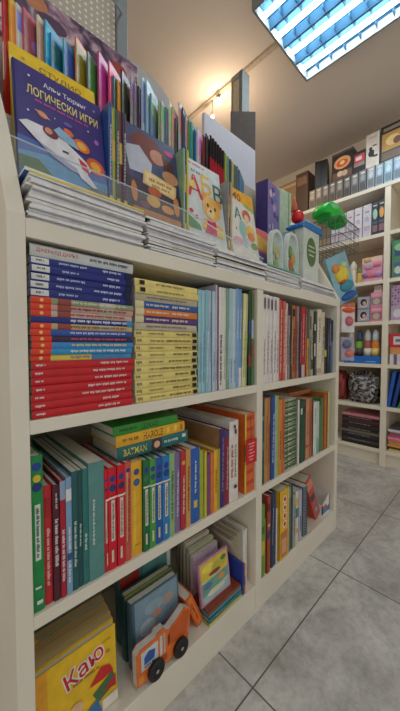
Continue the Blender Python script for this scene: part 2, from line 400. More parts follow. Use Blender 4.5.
for i, (nm, c) in enumerate(ycols):
    w = .0163
    ft = [('scrib', .02, .10, (120, 110, 110), .5), ('scrib', .2, .42, (150, 130, 90), .28), ('scrib', [.5, .56, .45, .62, .4, .5, .55, .6, .45, .62][i % 10], .86, (110, 80, 60), .34), ('band', .895, .975, BLK, .18, .82)]
    if nm in ('blue', 'purple', 'orange'): ft = [('scrib', .16, .5, (240, 230, 220), .3), ('scrib', .55, .85, (240, 220, 200), .4), ('band', 0, .12, (226, 214, 170))]
    if nm in ('grey beige', 'ash grey'): ft = [('scrib', .16, .8, (120, 110, 120), .3)]
    if i >= 15: ft = [('scrib', .1, .14, (40, 40, 40), .5), ('scrib', .3, .75, (150, 130, 90), .3), ('band', .06, .13, BLK, .2, .8)]
    if nm == 'pale yellow':
        lab = ('pale yellow paperback, topmost of the shorter lying stack on top left shelf' if i == 16 else 'pale yellow paperback, second from top of the shorter lying stack, top left shelf' if i == 15
               else 'pale yellow paperback in the shorter lying stack on top left shelf, %s from bottom' % ORD[i])
    else: lab = '%s paperback lying among yellow ones in the shorter stack, top left shelf' % nm
    lie_book('book', lab, .3445 + random.uniform(0, .004), .5775 + random.uniform(0, .004), z, w, .191 + random.uniform(-.004, .003), .135, c, feats=ft, soft=True,
             group='lying books in the yellow stack on the top left shelf', seed=100 + i, pages=PAGES_GREY)
    z += w + .0004

# ------------------------------------------------------------------ rows of standing books
def row(shelf, x, z, items, y=.578, d=.22, group=None, gap=.0007, noun='book'):
    """items: (desc, width cm, height cm, colour, feats, extra)"""
    n = len(items)
    for i, it in enumerate(items):
        desc, w, h, c, ft = it[:5]; ex = dict(it[5]) if len(it) > 5 else {}
        w /= 100.0; h /= 100.0
        x += ex.pop('skip', 0) / 100.0
        tilt = ex.pop('tilt', 0.0); yy = ex.pop('y', y) + random.uniform(0, .003); dd = ex.pop('d', d); nm = ex.pop('name', 'book'); cat = ex.pop('cat', 'book')
        lab = '%s, %s from left on the %s' % (desc, ORD[i], shelf)
        px = x + w
        rt = TILT(tilt)
        if tilt > 0:   # leans towards +x, resting on its right bottom corner
            px = x + w; 
        zz = z + (math.sin(R(-tilt)) * -0 if tilt <= 0 else 0)
        if tilt < 0: zz = z - (-w) * math.sin(R(-tilt)) * 0 + w * math.sin(R(-tilt)) * 0
        # keep the lowest corner on the board
        low = min(0, w * math.sin(R(tilt)))
        zz = z - low if low < 0 else z
        book(nm, lab, w, h, dd, c, feats=ft, loc=(px, yy, zz), rot=rt, group=group or 'standing books on the ' + shelf, seed=int(x * 1e4), cat=cat, **ex)
        x = px + gap
    return x
def sc(c, a=.2, b=.8, g=.4, ctr=.5): return ('scrib', a, b, c, g, ctr)
PB = (168, 206, 222)
row('top left shelf', .542, ZT, [
    ('pale aqua thin workbook', 1.25, 28.2, (150, 204, 214), [sc((120, 150, 170), .1, .5, .3)]),
    ('light blue thin workbook', 1.25, 28.2, (164, 206, 224), [sc((110, 140, 170), .1, .6, .3)]),
    ('aqua blue thin workbook', 1.25, 28.4, (140, 196, 210), [sc((235, 240, 240), .1, .6, .3)]),
    ('greyish blue thin workbook', 1.3, 28.4, (176, 200, 220), [sc((110, 140, 170), .3, .8, .3)]),
    ('powder blue thin workbook', 1.3, 28.4, (184, 212, 226), [sc((110, 140, 170), .1, .4, .3)]),
    ('lavender tall workbook', .8, 30.4, (196, 190, 216), [sc((110, 100, 150), .1, .4, .3)]),
    ('dark maroon thin workbook', .5, 29.8, (104, 30, 44), []),
    ('white workbook with black lettering', 1.5, 29.9, (230, 226, 220), [sc((60, 30, 40), .05, .55, .5)], {}),
    ('plain white thin workbook', 1.6, 30, (222, 222, 218), [sc((170, 170, 170), .1, .6, .2)]),
    ('soft green thin workbook', 1.3, 30, (132, 172, 146), [sc((220, 230, 220), .1, .6, .3)]),
    ('chalk blue thin workbook', 1.5, 30.2, (176, 204, 222), [sc((110, 140, 170), .06, .3, .3)]),
    ('sky tinted white workbook', 1.4, 30.2, (196, 216, 226), [sc((110, 140, 170), .06, .3, .3)]),
    ('cornflower blue thin workbook', 1.5, 30.5, (134, 172, 214), [sc((235, 235, 235), .5, .8, .3)]),
    ('blue thin workbook with white foot', 1.4, 30.5, (112, 160, 210), [('band', 0, .2, (225, 225, 225)), sc((235, 235, 235), .5, .8, .3)]),
    ('cream yellow leaning workbook', 1.5, 29.5, (226, 222, 170), [sc((140, 150, 110), .1, .6, .3)], {'tilt': 1.5, 'skip': .0}),
    ('lime yellow leaning workbook', 1.1, 29.5, (196, 200, 120), [sc((90, 110, 70), .1, .6, .3)], {'tilt': 1.5}),
    ('dark green thin book', 1.3, 30.8, (34, 78, 56), [('band', .55, .68, (40, 80, 150)), ('band', .2, .32, (150, 60, 40))], {'skip': .9}),
    ('brown and green thin book', 1.2, 30.6, (92, 110, 60), [('band', .3, .45, (150, 70, 40)), ('band', .5, .7, (176, 190, 196)), ('band', .02, .2, (60, 130, 70))]),
    ], d=.23)
row('top right shelf', .842, ZT, [
    ('white slim book', 2.1, 30.6, (236, 228, 224), [sc((150, 140, 150), .1, .5, .3), ('band', .84, .96, (90, 90, 100), .3, .7)]),
    ('white slim book with grey print', 2.1, 30.6, (232, 226, 222), [sc((150, 120, 140), .1, .6, .3), ('band', .84, .96, (120, 110, 120), .3, .7)]),
    ('off white slim book', 2.1, 30.4, (230, 222, 218), [sc((170, 130, 140), .1, .5, .3), ('band', .84, .96, (90, 90, 100), .3, .7)]),
    ('milky white slim book', 2.2, 30.4, (234, 228, 226), [sc((150, 140, 150), .1, .6, .3), ('band', .84, .96, (130, 110, 120), .3, .7)]),
    ('greyish white slim book', 2.1, 30.4, (226, 222, 222), [sc((150, 120, 140), .1, .5, .3)]),
    ('salmon red book', 2.2, 29.8, (206, 84, 70), [sc((240, 200, 180), .1, .9, .4)]),
    ('coral red book', 2.1, 29.5, (214, 100, 80), [sc((240, 200, 180), .1, .9, .4)]),
    ('pinkish white thin book', 1.4, 29, (222, 200, 196), [sc((160, 40, 40), .2, .9, .4)]),
    ('grey book with black top', 1.5, 28.8, (150, 146, 150), [('band', .85, 1, BLK), sc((60, 50, 50), .2, .6, .4)]),
    ('black thin book', 1.5, 28.2, (44, 36, 36), [sc((200, 180, 160), .2, .8, .3)]),
    ('orange brown book', 2.3, 28.6, (190, 110, 50), [('band', .85, .95, BLK, .1, .9), sc((70, 30, 20), .1, .7, .4)]),
    ('brown book with dark print', 1.5, 28.4, (150, 80, 50), [sc((40, 20, 20), .1, .8, .4)]),
    ('mauve grey book', 1.8, 28.6, (160, 140, 150), [sc((70, 40, 70), .1, .8, .3)]),
    ('dark plum thin book', 1.3, 28.4, (80, 40, 60), [sc((200, 160, 160), .2, .8, .3)]),
    ('bright red book', 2.6, 28.8, (190, 30, 44), [sc((230, 190, 180), .3, .9, .3), ('band', 0, .18, (200, 190, 190))]),
    ('crimson book', 2.3, 28.6, (160, 24, 36), [sc((220, 160, 150), .2, .9, .3)]),
    ('low mustard yellow book', 1.9, 16, (214, 160, 60), [sc((90, 50, 30), .2, .8, .3)]),
    ('grey green book', 2.0, 28.2, (150, 156, 140), [('band', .7, .9, (60, 60, 60), .2, .8), sc((70, 70, 60), .1, .6, .4)]),
    ('sand grey book', 1.8, 28, (190, 180, 150), [('band', .1, .25, (70, 60, 40)), sc((70, 70, 60), .3, .8, .4)]),
    ('black and white book', 2.0, 27.8, (40, 44, 48), [('band', .3, .5, (210, 210, 205), .2, .8), ('band', .7, .8, (210, 210, 205), .2, .8)]),
    ('steel grey thin book', 1.6, 27.8, (90, 96, 104), [sc((210, 210, 205), .1, .9, .4)]),
    ('thick cream book', 4.6, 29, (226, 218, 192), [sc((150, 140, 110), .5, .9, .3), ('band', .02, .1, (190, 180, 150))]),
    ('cream book with grey print', 3.0, 28, (216, 206, 180), [sc((90, 90, 90), .2, .8, .4)]),
    ('charcoal book with yellow mark', 2.2, 26, (40, 42, 46), [('band', .3, .42, (200, 200, 90))]),
    ('black book near right panel', 1.8, 25.4, (30, 32, 38), [sc((160, 160, 160), .2, .8, .3)]),
    ('deep navy book', 2.4, 25.8, (36, 46, 76), [sc((180, 190, 210), .5, .9, .3)]),
    ('slate blue book', 2.3, 25.0, (86, 116, 156), [('band', .6, 1.0, (30, 40, 70))]),
    ], d=.2)
# middle left shelf
CR = (214, 24, 44); LBL = (226, 222, 206)
def series(c, lc=(40, 56, 120)):
    return [('circ', .89, .36, (50, 60, 150)), ('circ', .80, .42, lc), ('band', .28, .68, LBL, .3, .72), sc((90, 80, 80), .3, .66, .2), ('band', .08, .2, (224, 210, 190), .25, .5), ('band', .70, .72, (235, 225, 215))]
row('middle left shelf', .133, ZM, [
    ('tall green hardback with white label', 2.0, 28.8, (30, 142, 72), [('circ', .93, .4, (36, 70, 160)), ('circ', .855, .34, (224, 196, 50)), ('circ', .80, .42, (30, 50, 120)), ('band', .33, .69, (222, 228, 222), .28, .74), sc((60, 110, 80), .35, .68, .26), ('band', .15, .165, (220, 225, 220), .2, .7), ('band', .05, .075, (220, 225, 220), .3, .8)]),
    ('red narrow hardback', 1.45, 22.6, (196, 36, 46), [sc((236, 190, 190), .16, .66, .36), ('band', .74, .9, (170, 30, 40), .2, .8)], {'y': .582}),
    ('dark maroon hardback', 1.2, 22.4, (84, 28, 46), [sc((230, 214, 214), .3, .72, .5), sc((220, 200, 200), .8, .95, .3)]),
    ('crimson hardback with blue top', 1.0, 22.8, (178, 30, 48), [('band', .84, 1, (150, 170, 200)), sc((235, 220, 220), .14, .6, .5)]),
    ('light blue picture hardback', 1.05, 23.2, (130, 170, 206), [('band', .8, .9, (226, 230, 232)), sc((240, 240, 240), .1, .6, .4), ('band', .3, .36, (60, 90, 140))]),
    ('dark teal hardback', 1.2, 23.9, (38, 94, 98), [sc((200, 220, 214), .2, .6, .4)], {'d': .28, 'soft': True}),
    ('deep green teal hardback', .8, 23.8, (30, 82, 84), [sc((200, 220, 214), .35, .55, .4)], {'d': .28, 'soft': True}),
    ('teal hardback', 1.15, 23.9, (46, 120, 118), [sc((206, 226, 220), .3, .45, .4)], {'d': .28, 'soft': True}),
    ('thick grey teal hardback', 3.3, 24.6, (92, 146, 142), [sc((214, 230, 224), .3, .7, .13, .3)], {'d': .28, 'soft': True}),
    ('red series book partly tucked', .8, 22.4, CR, series(CR)),
    ('thick red series book with blue circle', 1.95, 22.4, CR, series(CR)),
    ('red series book with dark circle', 1.85, 22.4, CR, series(CR, (60, 40, 90))),
    ('salmon red patterned book', 1.5, 22.5, (206, 92, 74), [('circ', .92, .36, (50, 60, 150)), ('band', .2, .9, (226, 170, 130), .2, .5), sc((150, 40, 40), .2, .85, .3)]),
    ('golden yellow series book', 2.9, 22.0, (236, 178, 40), [('circ', .89, .26, (70, 80, 140)), ('circ', .78, .3, (60, 100, 150)), ('band', .1, .7, (240, 196, 70), .2, .4), ('band', .1, .12, (190, 140, 50), .3, .8)], {'y': .581}),
    ('dark green series book', 1.8, 21.8, (26, 112, 60), series(0, (60, 120, 80))),
    ('leaf green series book', 1.75, 21.5, (74, 160, 70), series(0, (40, 90, 120))),
    ('royal blue series book', 1.9, 21.3, (36, 92, 176), series(0, (30, 60, 120))),
    ('azure blue series book', 2.2, 21.2, (40, 130, 196), series(0, (30, 70, 130))),
    ('pale green thin book', 1.6, 21.3, (150, 190, 130), [sc((70, 110, 70), .2, .8, .4)]),
    ('dusty purple thin book', 1.8, 21, (132, 112, 160), [sc((220, 210, 225), .2, .8, .3)]),
    ('red thin book after the purple one', 1.9, 21, (190, 46, 56), [('circ', .85, .3, (230, 180, 60)), sc((235, 210, 200), .2, .7, .3)]),
    ('tan orange thin book', 1.7, 20.9, (214, 160, 80), [sc((120, 70, 40), .2, .8, .3)]),
    ('bright blue book', 3.2, 20.6, (44, 98, 186), [('band', .2, .3, (224, 190, 70), .3, .7), sc((220, 225, 235), .4, .85, .2)]),
    ('yellow green slim book', 1.6, 19.4, (170, 180, 60), []),
    ('bright lime slim book', 1.0, 18.6, (206, 196, 60), []),
    ('violet slim book', 1.3, 17.6, (130, 70, 130), []),
    ('orange slim book', 1.3, 17.8, (226, 120, 50), []),
    ('golden slim book', 1.6, 18.2, (232, 180, 50), [sc((140, 90, 40), .3, .7, .3)]),
    ('olive yellow slim book', .9, 18.2, (176, 160, 60), []),
    ('dark purple tall book', 2.3, 23.8, (66, 42, 108), [sc((150, 130, 180), .2, .9, .3)], {'d': .28, 'back': (170, 130, 90)}),
    ('dark red tall book', 1.9, 22.8, (150, 34, 50), [('band', .9, 1, (80, 60, 120)), sc((220, 180, 180), .2, .8, .3)], {'d': .24}),
    ('thick white book with red and black print', 4.3, 25.2, (232, 226, 218), [sc((196, 60, 70), .3, .72, .22, .3), sc((60, 70, 60), .3, .72, .14, .62), ('band', .84, .9, (40, 40, 60), .5, .7), ('band', .91, .95, (40, 40, 60), .4, .6), ('band', .16, .2, (50, 40, 50), .45, .75)], {'d': .28}),
    ], d=.2)
book('book', 'thick orange book with yellow edge, behind the red hanging price tag', .052, .262, .27, (226, 108, 44), feats=[('band', 0, 1, (240, 196, 70), 0, .14)] + [('band', a, a + .05, (200, 72, 40), .16, .9) for a in (.1, .24, .62, .78, .92)],
     loc=(.8015, .58, ZM), group='standing books on the middle left shelf')
tg = MB(); RT = M((214, 32, 40), .5)
tg.box((.740, .5655, .535), (.796, .5668, .612), RT)
for i, zz in enumerate((.602, .592, .582, .571, .56, .55)):
    tg.box((.752 + .004 * (i % 2), .5652, zz - .003), (.785 - .005 * (i % 3), .5656, zz), M((240, 190, 190), .5))
tgo = tg.build('price_tag'); tag(tgo, 'red price tag with white print hanging before the thick orange book', 'tag')
h_ = MB(); h_.tube([(.768, .567, .60), (.768, .569, .66), (.768, .574, .6955)], .0007, INK, 5); h_.build('string', tgo)
# three books lying on the row
zt = ZM + .2262
for i, (nm, w, L_, x, c, ft) in enumerate([
    ('teal green', .030, .207, .310, (34, 112, 112), [('text', 'BATMAN', .22, .52, (236, 206, 60), .30), sc((214, 226, 220), .62, .84, .22), ('band', .44, .58, (70, 40, 40), .05, .95), ('circ', .51, .3, (226, 180, 150)), ('band', .9, .96, (220, 226, 220), .2, .5)]),
    ('golden yellow', .026, .200, .306, (234, 178, 40), [('text', 'HAROLE', .50, .66, (90, 60, 30), .28), sc((150, 100, 40), .08, .3, .3), ('band', .7, .74, (250, 210, 90), .2, .8), ('band', .82, .86, (250, 210, 90), .2, .8), ('band', .92, .96, (200, 120, 50), .2, .8)]),
    ('bright green', .022, .182, .300, (54, 146, 48), [('text', 'LUKAS', .52, .6, (40, 60, 30), .26), sc((30, 90, 40), .08, .34, .3)])]):
    lie_book('book', '%s hardback lying flat across the tops of the red and yellow series books' % nm, x, .596, zt, w, L_, .14, c, feats=ft, group='books lying on the standing row', seed=i + 500)
    zt += w + .0005
# middle right shelf
SPI = M((60, 60, 60), .4, .05, 30, .6)
def spiral(parent, w, h, n=26):
    q = MB()
    for i in range(n):
        z_ = h * (i + .7) / (n + .4); q.tube([(-w * .93, .004, z_), (-w * .8, -.004, z_), (-w * .5, -.006, z_ + .001), (-w * .2, -.004, z_ + .0015), (-w * .07, .004, z_ + .002)], .0011, SPI, 5)
    q.build('spiral_binding', parent, smooth=True)
row('middle right shelf', .8385, ZM, [
    ('dark bottle green book', 2.2, 30, (44, 76, 66), [('band', .4, .5, (90, 110, 90)), ('band', .75, .8, (120, 130, 110))]),
    ('tan orange book', 1.7, 30, (196, 142, 82), [sc((110, 70, 40), .2, .8, .3)]),
    ('ochre book', 1.9, 30, (184, 120, 66), [sc((90, 50, 30), .2, .7, .3)]),
    ('deep blue book', 2.5, 30.2, (36, 72, 148), [sc((200, 210, 230), .2, .8, .3)]),
    ('powder blue book', 1.4, 30.2, (150, 190, 206), []),
    ('yellow green book', 1.5, 30, (170, 186, 84), []),
    ('light orange book', 2.1, 28.4, (222, 140, 74), [sc((120, 60, 30), .2, .6, .3)]),
    ('burnt orange book', 2.0, 28.2, (214, 110, 50), [sc((120, 50, 30), .2, .8, .3)]),
    ], d=.22)
x_ = .999
for i, (nm, c) in enumerate((('pale green', (170, 192, 150)), ('mint white', (206, 212, 186)), ('grey green', (150, 172, 132)))):
    r_ = book('spiral_notebook', '%s spiral bound notebook, %s of three on the middle right shelf' % (nm, ('left one', 'middle one', 'right one')[i]), .030, .275, .21, (c[0], c[1], c[2]),
              feats=[('band', a / 14 + .02, a / 14 + .05, (90, 120, 84)) for a in range(14)], loc=(x_ + .030, .584, ZM), soft=True, cat='notebook', group='spiral notebooks on the middle right shelf', seed=i + 40)
    spiral(r_, .030, .275, 24); x_ += .0315
row('middle right shelf past notebooks', 1.0945, ZM, [
    ('white thin book', 1.6, 26.4, (222, 220, 206), []),
    ('dark green book with white marks', 2.6, 25.8, (24, 72, 54), [('band', .78, .88, (214, 214, 200), .2, .7)]),
    ('forest green book', 2.4, 25.6, (30, 84, 62), [('band', .8, .9, (20, 30, 30), .2, .8)]),
    ('salmon brown book', 3.2, 26, (206, 140, 104), [('band', .2, .24, (150, 80, 60)), sc((130, 70, 50), .4, .8, .2)]),
    ('rust orange book', 2.8, 26, (180, 96, 60), [sc((90, 40, 30), .2, .8, .2)]),
    ('dark brown thin book', .9, 25, (70, 50, 40), []),
    ('thick white book', 3.2, 23.6, (222, 222, 214), [sc((120, 130, 120), .6, .9, .2)]),
    ('white and aqua book', 2.4, 23.4, (196, 214, 210), [('band', 0, .3, (140, 180, 180))]),
    ('grass green book', 2.4, 24.6, (80, 132, 72), [('band', .85, 1, (40, 90, 50))]),
    ('olive green book', 2.2, 24.6, (110, 130, 70), []),
    ('russet orange book', 2.6, 26, (190, 96, 50), [('band', .1, .9, (206, 120, 60), .3, .6)]),
    ('brown thin book', 1.6, 26, (140, 84, 54), []),
    ('lime yellow folder', 2.0, 27, (206, 200, 120), []),
    ], d=.22)
lie_book('book', 'orange brown book lying on the tops of the books, middle right shelf', 1.13, .64, ZM + .2612, .02, .2, .15, (176, 104, 62), group='books lying on the standing row')

# ------------------------------------------------------------------ bottom left shelf
YEL = (240, 196, 34)
kayu_art = [('rect', (0, 0, .13, 1), (236, 168, 44)),
    *[('text', 'Каю', .57 + .016 * math.cos(a * .7854), .745 + .016 * math.sin(a * .7854), .215, (244, 240, 232), .50, .26) for a in range(8)],
    ('text', 'Каю', .57, .745, .215, (206, 24, 36), .50, .26), ('scrib', .42, .76, .585, .03, (150, 100, 40)),
    ('poly', [(.62, .42), (.78, .58), (.90, .53), (.95, .42), (.80, .40)], (206, 36, 40)), ('poly', [(.66, .30), (.94, .42), (.98, .24), (.74, .16)], (70, 110, 70)),
    ('poly', [(.8, .24), (.98, .36), (.98, .2)], (196, 40, 44)), ('poly', [(.56, .0), (.58, .16), (.72, .22), (.78, .0)], (60, 120, 180)), ('poly', [(.32, 0), (.36, .16), (.52, .22), (.56, 0)], (50, 104, 90)),
    ('oval', (.45, .30, .085, .075), (232, 190, 150)), ('rect', (.78, 0, 1, .14), (236, 232, 220)), ('oval', (.88, .72, .03, .02), (180, 140, 40)), ('scrib', .80, .93, .86, .025, (190, 140, 30))]
kb = FACE(3)
y_ = .604
for i, (nm, c, w, h, xx) in enumerate((('yellow picture book with red title facing out', YEL, .016, .172, .140), ('yellow picture book', YEL, .020, .172, .143), ('yellow picture book', (222, 172, 50), .019, .171, .147), ('tan picture book', (196, 150, 60), .02, .17, .15), ('grey green picture book', (130, 132, 104), .02, .176, .15), ('dark grey green picture book', (84, 88, 76), .02, .188, .146))):
    lab = nm + ' on the bottom left shelf' if i == 0 else '%s, %s behind the facing red titled one, bottom left shelf' % (nm, ORD[i - 1])
    book('picture_book', lab, w, h, .168, c, art=kayu_art if i == 0 else [('rect', (0, 0, .1, 1), (200, 150, 60))], loc=(xx, y_, ZB + w * math.sin(R(3))), rot=kb, group='picture books facing out on the bottom left shelf', pages=PAGES_TAN if i else PAGES, soft=i > 0, seed=i)
    y_ += w + .0005
def face_book(label, x, y, z, W_, H_, t, c, art, lean=4, rz=0, grp=None, name='picture_book', **k):
    return book(name, label, t, H_, W_, c, art=art, loc=(x, y, z + t * math.sin(R(abs(lean)))), rot=FACE(lean, rz), group=grp, **k)
G1 = 'picture books in the middle of the bottom left shelf'
face_book('teal picture book with red corner picture behind the blue one, bottom left shelf', .372, .70, ZB, .175, .272, .03, (60, 120, 118),
    [('rect', (.0, .55, .34, 1), (150, 44, 40)), ('oval', (.2, .8, .12, .1), (206, 150, 120)), ('oval', (.12, .7, .1, .06), (70, 90, 60)), ('rect', (.36, .8, .96, .86), (200, 210, 200)), ('scrib', .4, .95, .9, .06, (30, 60, 60)), ('poly', [(.4, .55), (.98, .55), (.98, .78), (.45, .74)], (86, 140, 140)), ('rect', (.9, .5, .97, .98), (206, 214, 206))], 3, grp=G1)
face_book('dark teal book with yellow green edge, behind blue grey picture book', .361, .655, ZB, .150, .168, .022, (36, 84, 90), [('rect', (0, .94, 1, 1), (150, 160, 70))], 3, grp=G1)
face_book('blue grey picture book standing behind the orange truck book', .362, .622, ZB, .150, .166, .024, (70, 104, 120),
    [('rect', (.06, .03, .97, .97), (130, 158, 176)), ('oval', (.3, .5, .16, .12), (170, 190, 200)), ('oval', (.75, .72, .12, .09), (176, 160, 150)), ('oval', (.45, .75, .2, .1), (150, 176, 190)), ('oval', (.5, .62, .1, .06), (200, 150, 130)), ('poly', [(.06, .03), (.97, .03), (.97, .35), (.5, .42), (.06, .3)], (84, 120, 146))], 4, grp=G1)
# truck shaped board book
tk = empty('board_book', 'orange dump truck shaped board book with black wheels, bottom left shelf', 'book', (.345, .577, ZB + .001), FACE(2))
OUT = [(0, .012), (.022, .010), (.165, .010), (.172, .035), (.178, .06), (.180, .098), (.158, .112), (.132, .098), (.104, .087), (.092, .092), (.088, .102), (.064, .102), (.06, .094), (.012, .094), (0, .084)]
OUT = [(p[0] * .93, p[1] * 1.0) for p in OUT]
def trk(m0, x0, x1, q, sh=1.0):
    n = len(OUT); vs = [(x0, p[0], p[1]) for p in OUT] + [(x1, p[0], p[1]) for p in OUT]
    q.mesh(vs, [tuple(range(n - 1, -1, -1)), tuple(range(n, 2 * n))] + [(i, (i + 1) % n, n + (i + 1) % n, n + i) for i in range(n)], m0)
q = MB(); TO = M((232, 118, 40), .4); trk(TO, -.003, 0, q); trk(M((206, 96, 36), .4), -.022, -.0195, q)
D_, H2 = .168, .113
draw(q, [('poly', [(.07, .36), (.36, .36), (.36, .76), (.07, .76)], (206, 214, 220)), ('poly', [(.12, .46), (.29, .46), (.31, .64), (.2, .7), (.12, .62)], (46, 92, 170)), ('rect', (.39, .36, .44, .80), (216, 210, 200)), ('rect', (.46, .36, .49, .80), (206, 196, 180)),
    ('poly', [(.54, .44), (.90, .36), (.98, .84), (.87, .94), (.72, .80), (.56, .74)], (206, 92, 30)), ('poly', [(.54, .44), (.58, .5), (.58, .7), (.54, .66)], (110, 56, 30)), ('rect', (.02, .14, .10, .3), (240, 150, 60)), ('rect', (.36, .2, .52, .32), (190, 84, 30)), ('scrib', .12, .3, .4, .05, (40, 40, 50)), ('rect', (.66, .3, .88, .36), (246, 160, 80))], D_, H2)
q.build('cover', tk, bevel=.0006)
q = MB(); trk(M((214, 212, 206), .6), -.0194, -.0031, q); q.build('page_block', tk)
for wx in (.050, .128):
    q = MB(); pr = [(.0, 0), (.0225, 0), (.0235, .002), (.0235, .008), (.021, .010), (.013, .010), (.012, .0085), (.005, .0085), (.004, .010), (.0, .010)]
    vs = []; fs = []; sg = 24
    for (r_, t_) in pr:
        for k in range(sg):
            a = 6.28318 * k / sg; vs.append((t_ + .0015, wx + r_ * math.cos(a), .0235 + r_ * math.sin(a)))
    for i in range(len(pr) - 1):
        for k in range(sg): fs.append((i * sg + k, i * sg + (k + 1) % sg, (i + 1) * sg + (k + 1) % sg, (i + 1) * sg + k))
    q.mesh(vs, fs, M((24, 24, 26), .45)); q.mesh([(.0125, wx + .0045 * math.cos(a * .5236), .0235 + .0045 * math.sin(a * .5236)) for a in range(12)], [tuple(range(12))], M((170, 160, 150)))
    q.build('wheel', tk)
# orange leaning book
book('book', 'small orange book leaning between the truck book and the flat pile', .026, .115, .08, (226, 104, 30), feats=[('band', .05, .95, (240, 132, 44), .25, .75), sc((190, 60, 20), .2, .8, .3)], loc=(.5815, .60, ZB + .011), rot=TILT(-24), group=G1)
# flat pile
z = ZB
for i, (nm, w, L_, x, y, c, ft) in enumerate((('pale yellow', .008, .152, .582, .576, (206, 200, 110), []), ('teal', .013, .15, .583, .577, (60, 122, 128), [sc((160, 190, 190), .2, .8, .3)]), ('blue green', .010, .150, .584, .579, (84, 140, 150), []), ('reddish brown', .008, .148, .585, .58, (150, 76, 50), []))):
    lie_book('book', '%s book in the flat pile under the bright picture book, bottom left shelf' % nm, x, y, z, w, L_, .16, c, feats=ft, group='flat pile on the bottom left shelf', seed=i + 70); z += w + .0004
pic = [('rect', (.06, .05, .95, .95), (224, 220, 170)), ('poly', [(.06, .55), (.95, .55), (.95, .95), (.06, .95)], (232, 204, 60)), ('oval', (.3, .8, .2, .1), (244, 226, 90)), ('oval', (.65, .72, .25, .12), (200, 190, 70)), ('oval', (.5, .62, .2, .05), (150, 60, 70)), ('poly', [(.06, .2), (.95, .3), (.95, .55), (.06, .5)], (120, 170, 150)), ('oval', (.25, .4, .14, .07), (90, 130, 170)), ('oval', (.7, .42, .12, .06), (226, 150, 90)), ('poly', [(.06, .05), (.95, .05), (.95, .25), (.06, .2)], (170, 200, 210)), ('oval', (.5, .2, .3, .07), (226, 226, 200)), ('oval', (.82, .82, .1, .06), (80, 140, 80))]
face_book('yellow and green picture book with pink border standing on the flat pile', .576, .600, z, .130, .122, .008, (206, 150, 176), pic, 8, grp=G1)
y_ = .652
for i, (nm, c, h) in enumerate((('pale violet', (206, 186, 206), .165), ('pale green', (176, 186, 150), .178), ('light grey', (196, 190, 176), .190), ('grey green', (160, 160, 140), .200), ('olive grey', (130, 128, 108), .212))):
    face_book('%s thin book, %s behind the yellow green picture book' % (nm, ORD[i]), .586, y_, ZB, .112 - .003 * i, h, .012, c, [('rect', (.05, .05, .95, .95), tuple(min(255, v + 14) for v in c))], 0, grp=G1, seed=i, soft=True); y_ += .0165
# fanned open book, thin spines beside it
fb = empty('open_book', 'white book with fanned pages leaning at the divider, bottom left shelf', 'book', (.768, .602, ZB))
q = MB(); PG = M((222, 212, 190), .7, .03)
def sheet(b, h, m, t=.0006, d0=0, d1=.15):
    vs = []; n = 7
    for y in (d0, d1):
        for i in range(n):
            f = i / (n - 1); vs.append((b * f * f - .01 * f * (1 - f), y, h * f * (1 - .18 * abs(b) * f * 8)))
    vs += [(v[0] + t, v[1], v[2]) for v in vs]; k = 2 * n; fs = []
    for i in range(n - 1): fs += [(i, i + 1, n + i + 1, n + i), (k + n + i, k + n + i + 1, k + i + 1, k + i), (k + i, k + i + 1, i + 1, i), (n + i, n + i + 1, k + n + i + 1, k + n + i)]
    fs += [(n - 1, k + n - 1, k + 2 * n - 1, 2 * n - 1), (0, n, k + n, k)]
    q.mesh(vs, fs, m)
for i in range(9): sheet(-.008 - .0062 * i, .195 + .002 * (i % 3), PG, d1=.13 - .003 * (i % 2))
q.build('page_block', fb)
q = MB(); sheet(.0, .2, M((214, 212, 206)), .0014); q.mesh([(.002 + v[0], v[1], v[2]) for v in [(0, -.001, 0), (.022, -.001, 0), (.022, -.001, .19), (0, -.001, .19)]], [(0, 1, 2, 3)], M((226, 226, 220))); q.box((.002, -.0005, 0), (.0245, .15, .19), PAGES); q.build('cover', fb)
book('book', 'thin blue book beside the fanned white pages, bottom left shelf', .007, .105, .1, (50, 76, 170), loc=(.7455, .577, ZB), group=G1)
book('book', 'thin orange book beside the thin blue one, bottom left shelf', .006, .10, .1, (216, 120, 60), feats=[('band', .3, .6, (120, 80, 140))], loc=(.7525, .576, ZB), group=G1, seed=5)

# ------------------------------------------------------------------ bottom right shelf
row('bottom right shelf', .842, ZB, [
    ('lime green picture book', 2.2, 25.8, (106, 160, 60), [('band', .3, .5, (200, 190, 80)), ('band', .6, .7, (60, 110, 60))], {'y': .575}),
    ('yellow green thin book', .8, 20, (180, 180, 70), []),
    ('red brown tall book', 1.9, 28.2, (168, 72, 52), [('band', .45, .55, (40, 60, 110)), ('circ', .62, .3, (220, 220, 220)), ('band', .8, .9, (110, 40, 40))], {'y': .573}),
    ('orange thin book', 1.2, 27.6, (210, 120, 60), []),
    ('navy tall book', 1.9, 28.2, (34, 48, 84), [sc((170, 180, 200), .3, .8, .3)], {'y': .576}),
    ('dark blue thin book', 1.3, 27.6, (44, 66, 110), []),
    ('white thin book', 1.0, 21, (220, 216, 206), []),
    ], d=.2)
book('book', 'thick yellow book with red and white lettering, bottom right shelf', .064, .268, .19, (236, 186, 40), feats=[('circ', .86, .22, (240, 236, 226)), ('circ', .74, .22, (240, 236, 226)), ('circ', .62, .22, (240, 236, 226)), ('circ', .5, .22, (240, 236, 226)), ('circ', .86, .14, (206, 40, 40)), ('circ', .74, .14, (206, 80, 40)), ('circ', .62, .14, (206, 40, 60)), ('circ', .5, .14, (196, 60, 40)), ('band', .04, .4, (206, 120, 60), .1, .9), ('band', .08, .3, (226, 170, 130), .2, .7), ('band', 0, 1, (246, 210, 90), .88, 1)], loc=(1.022, .574, ZB), group='standing books on the bottom right shelf')
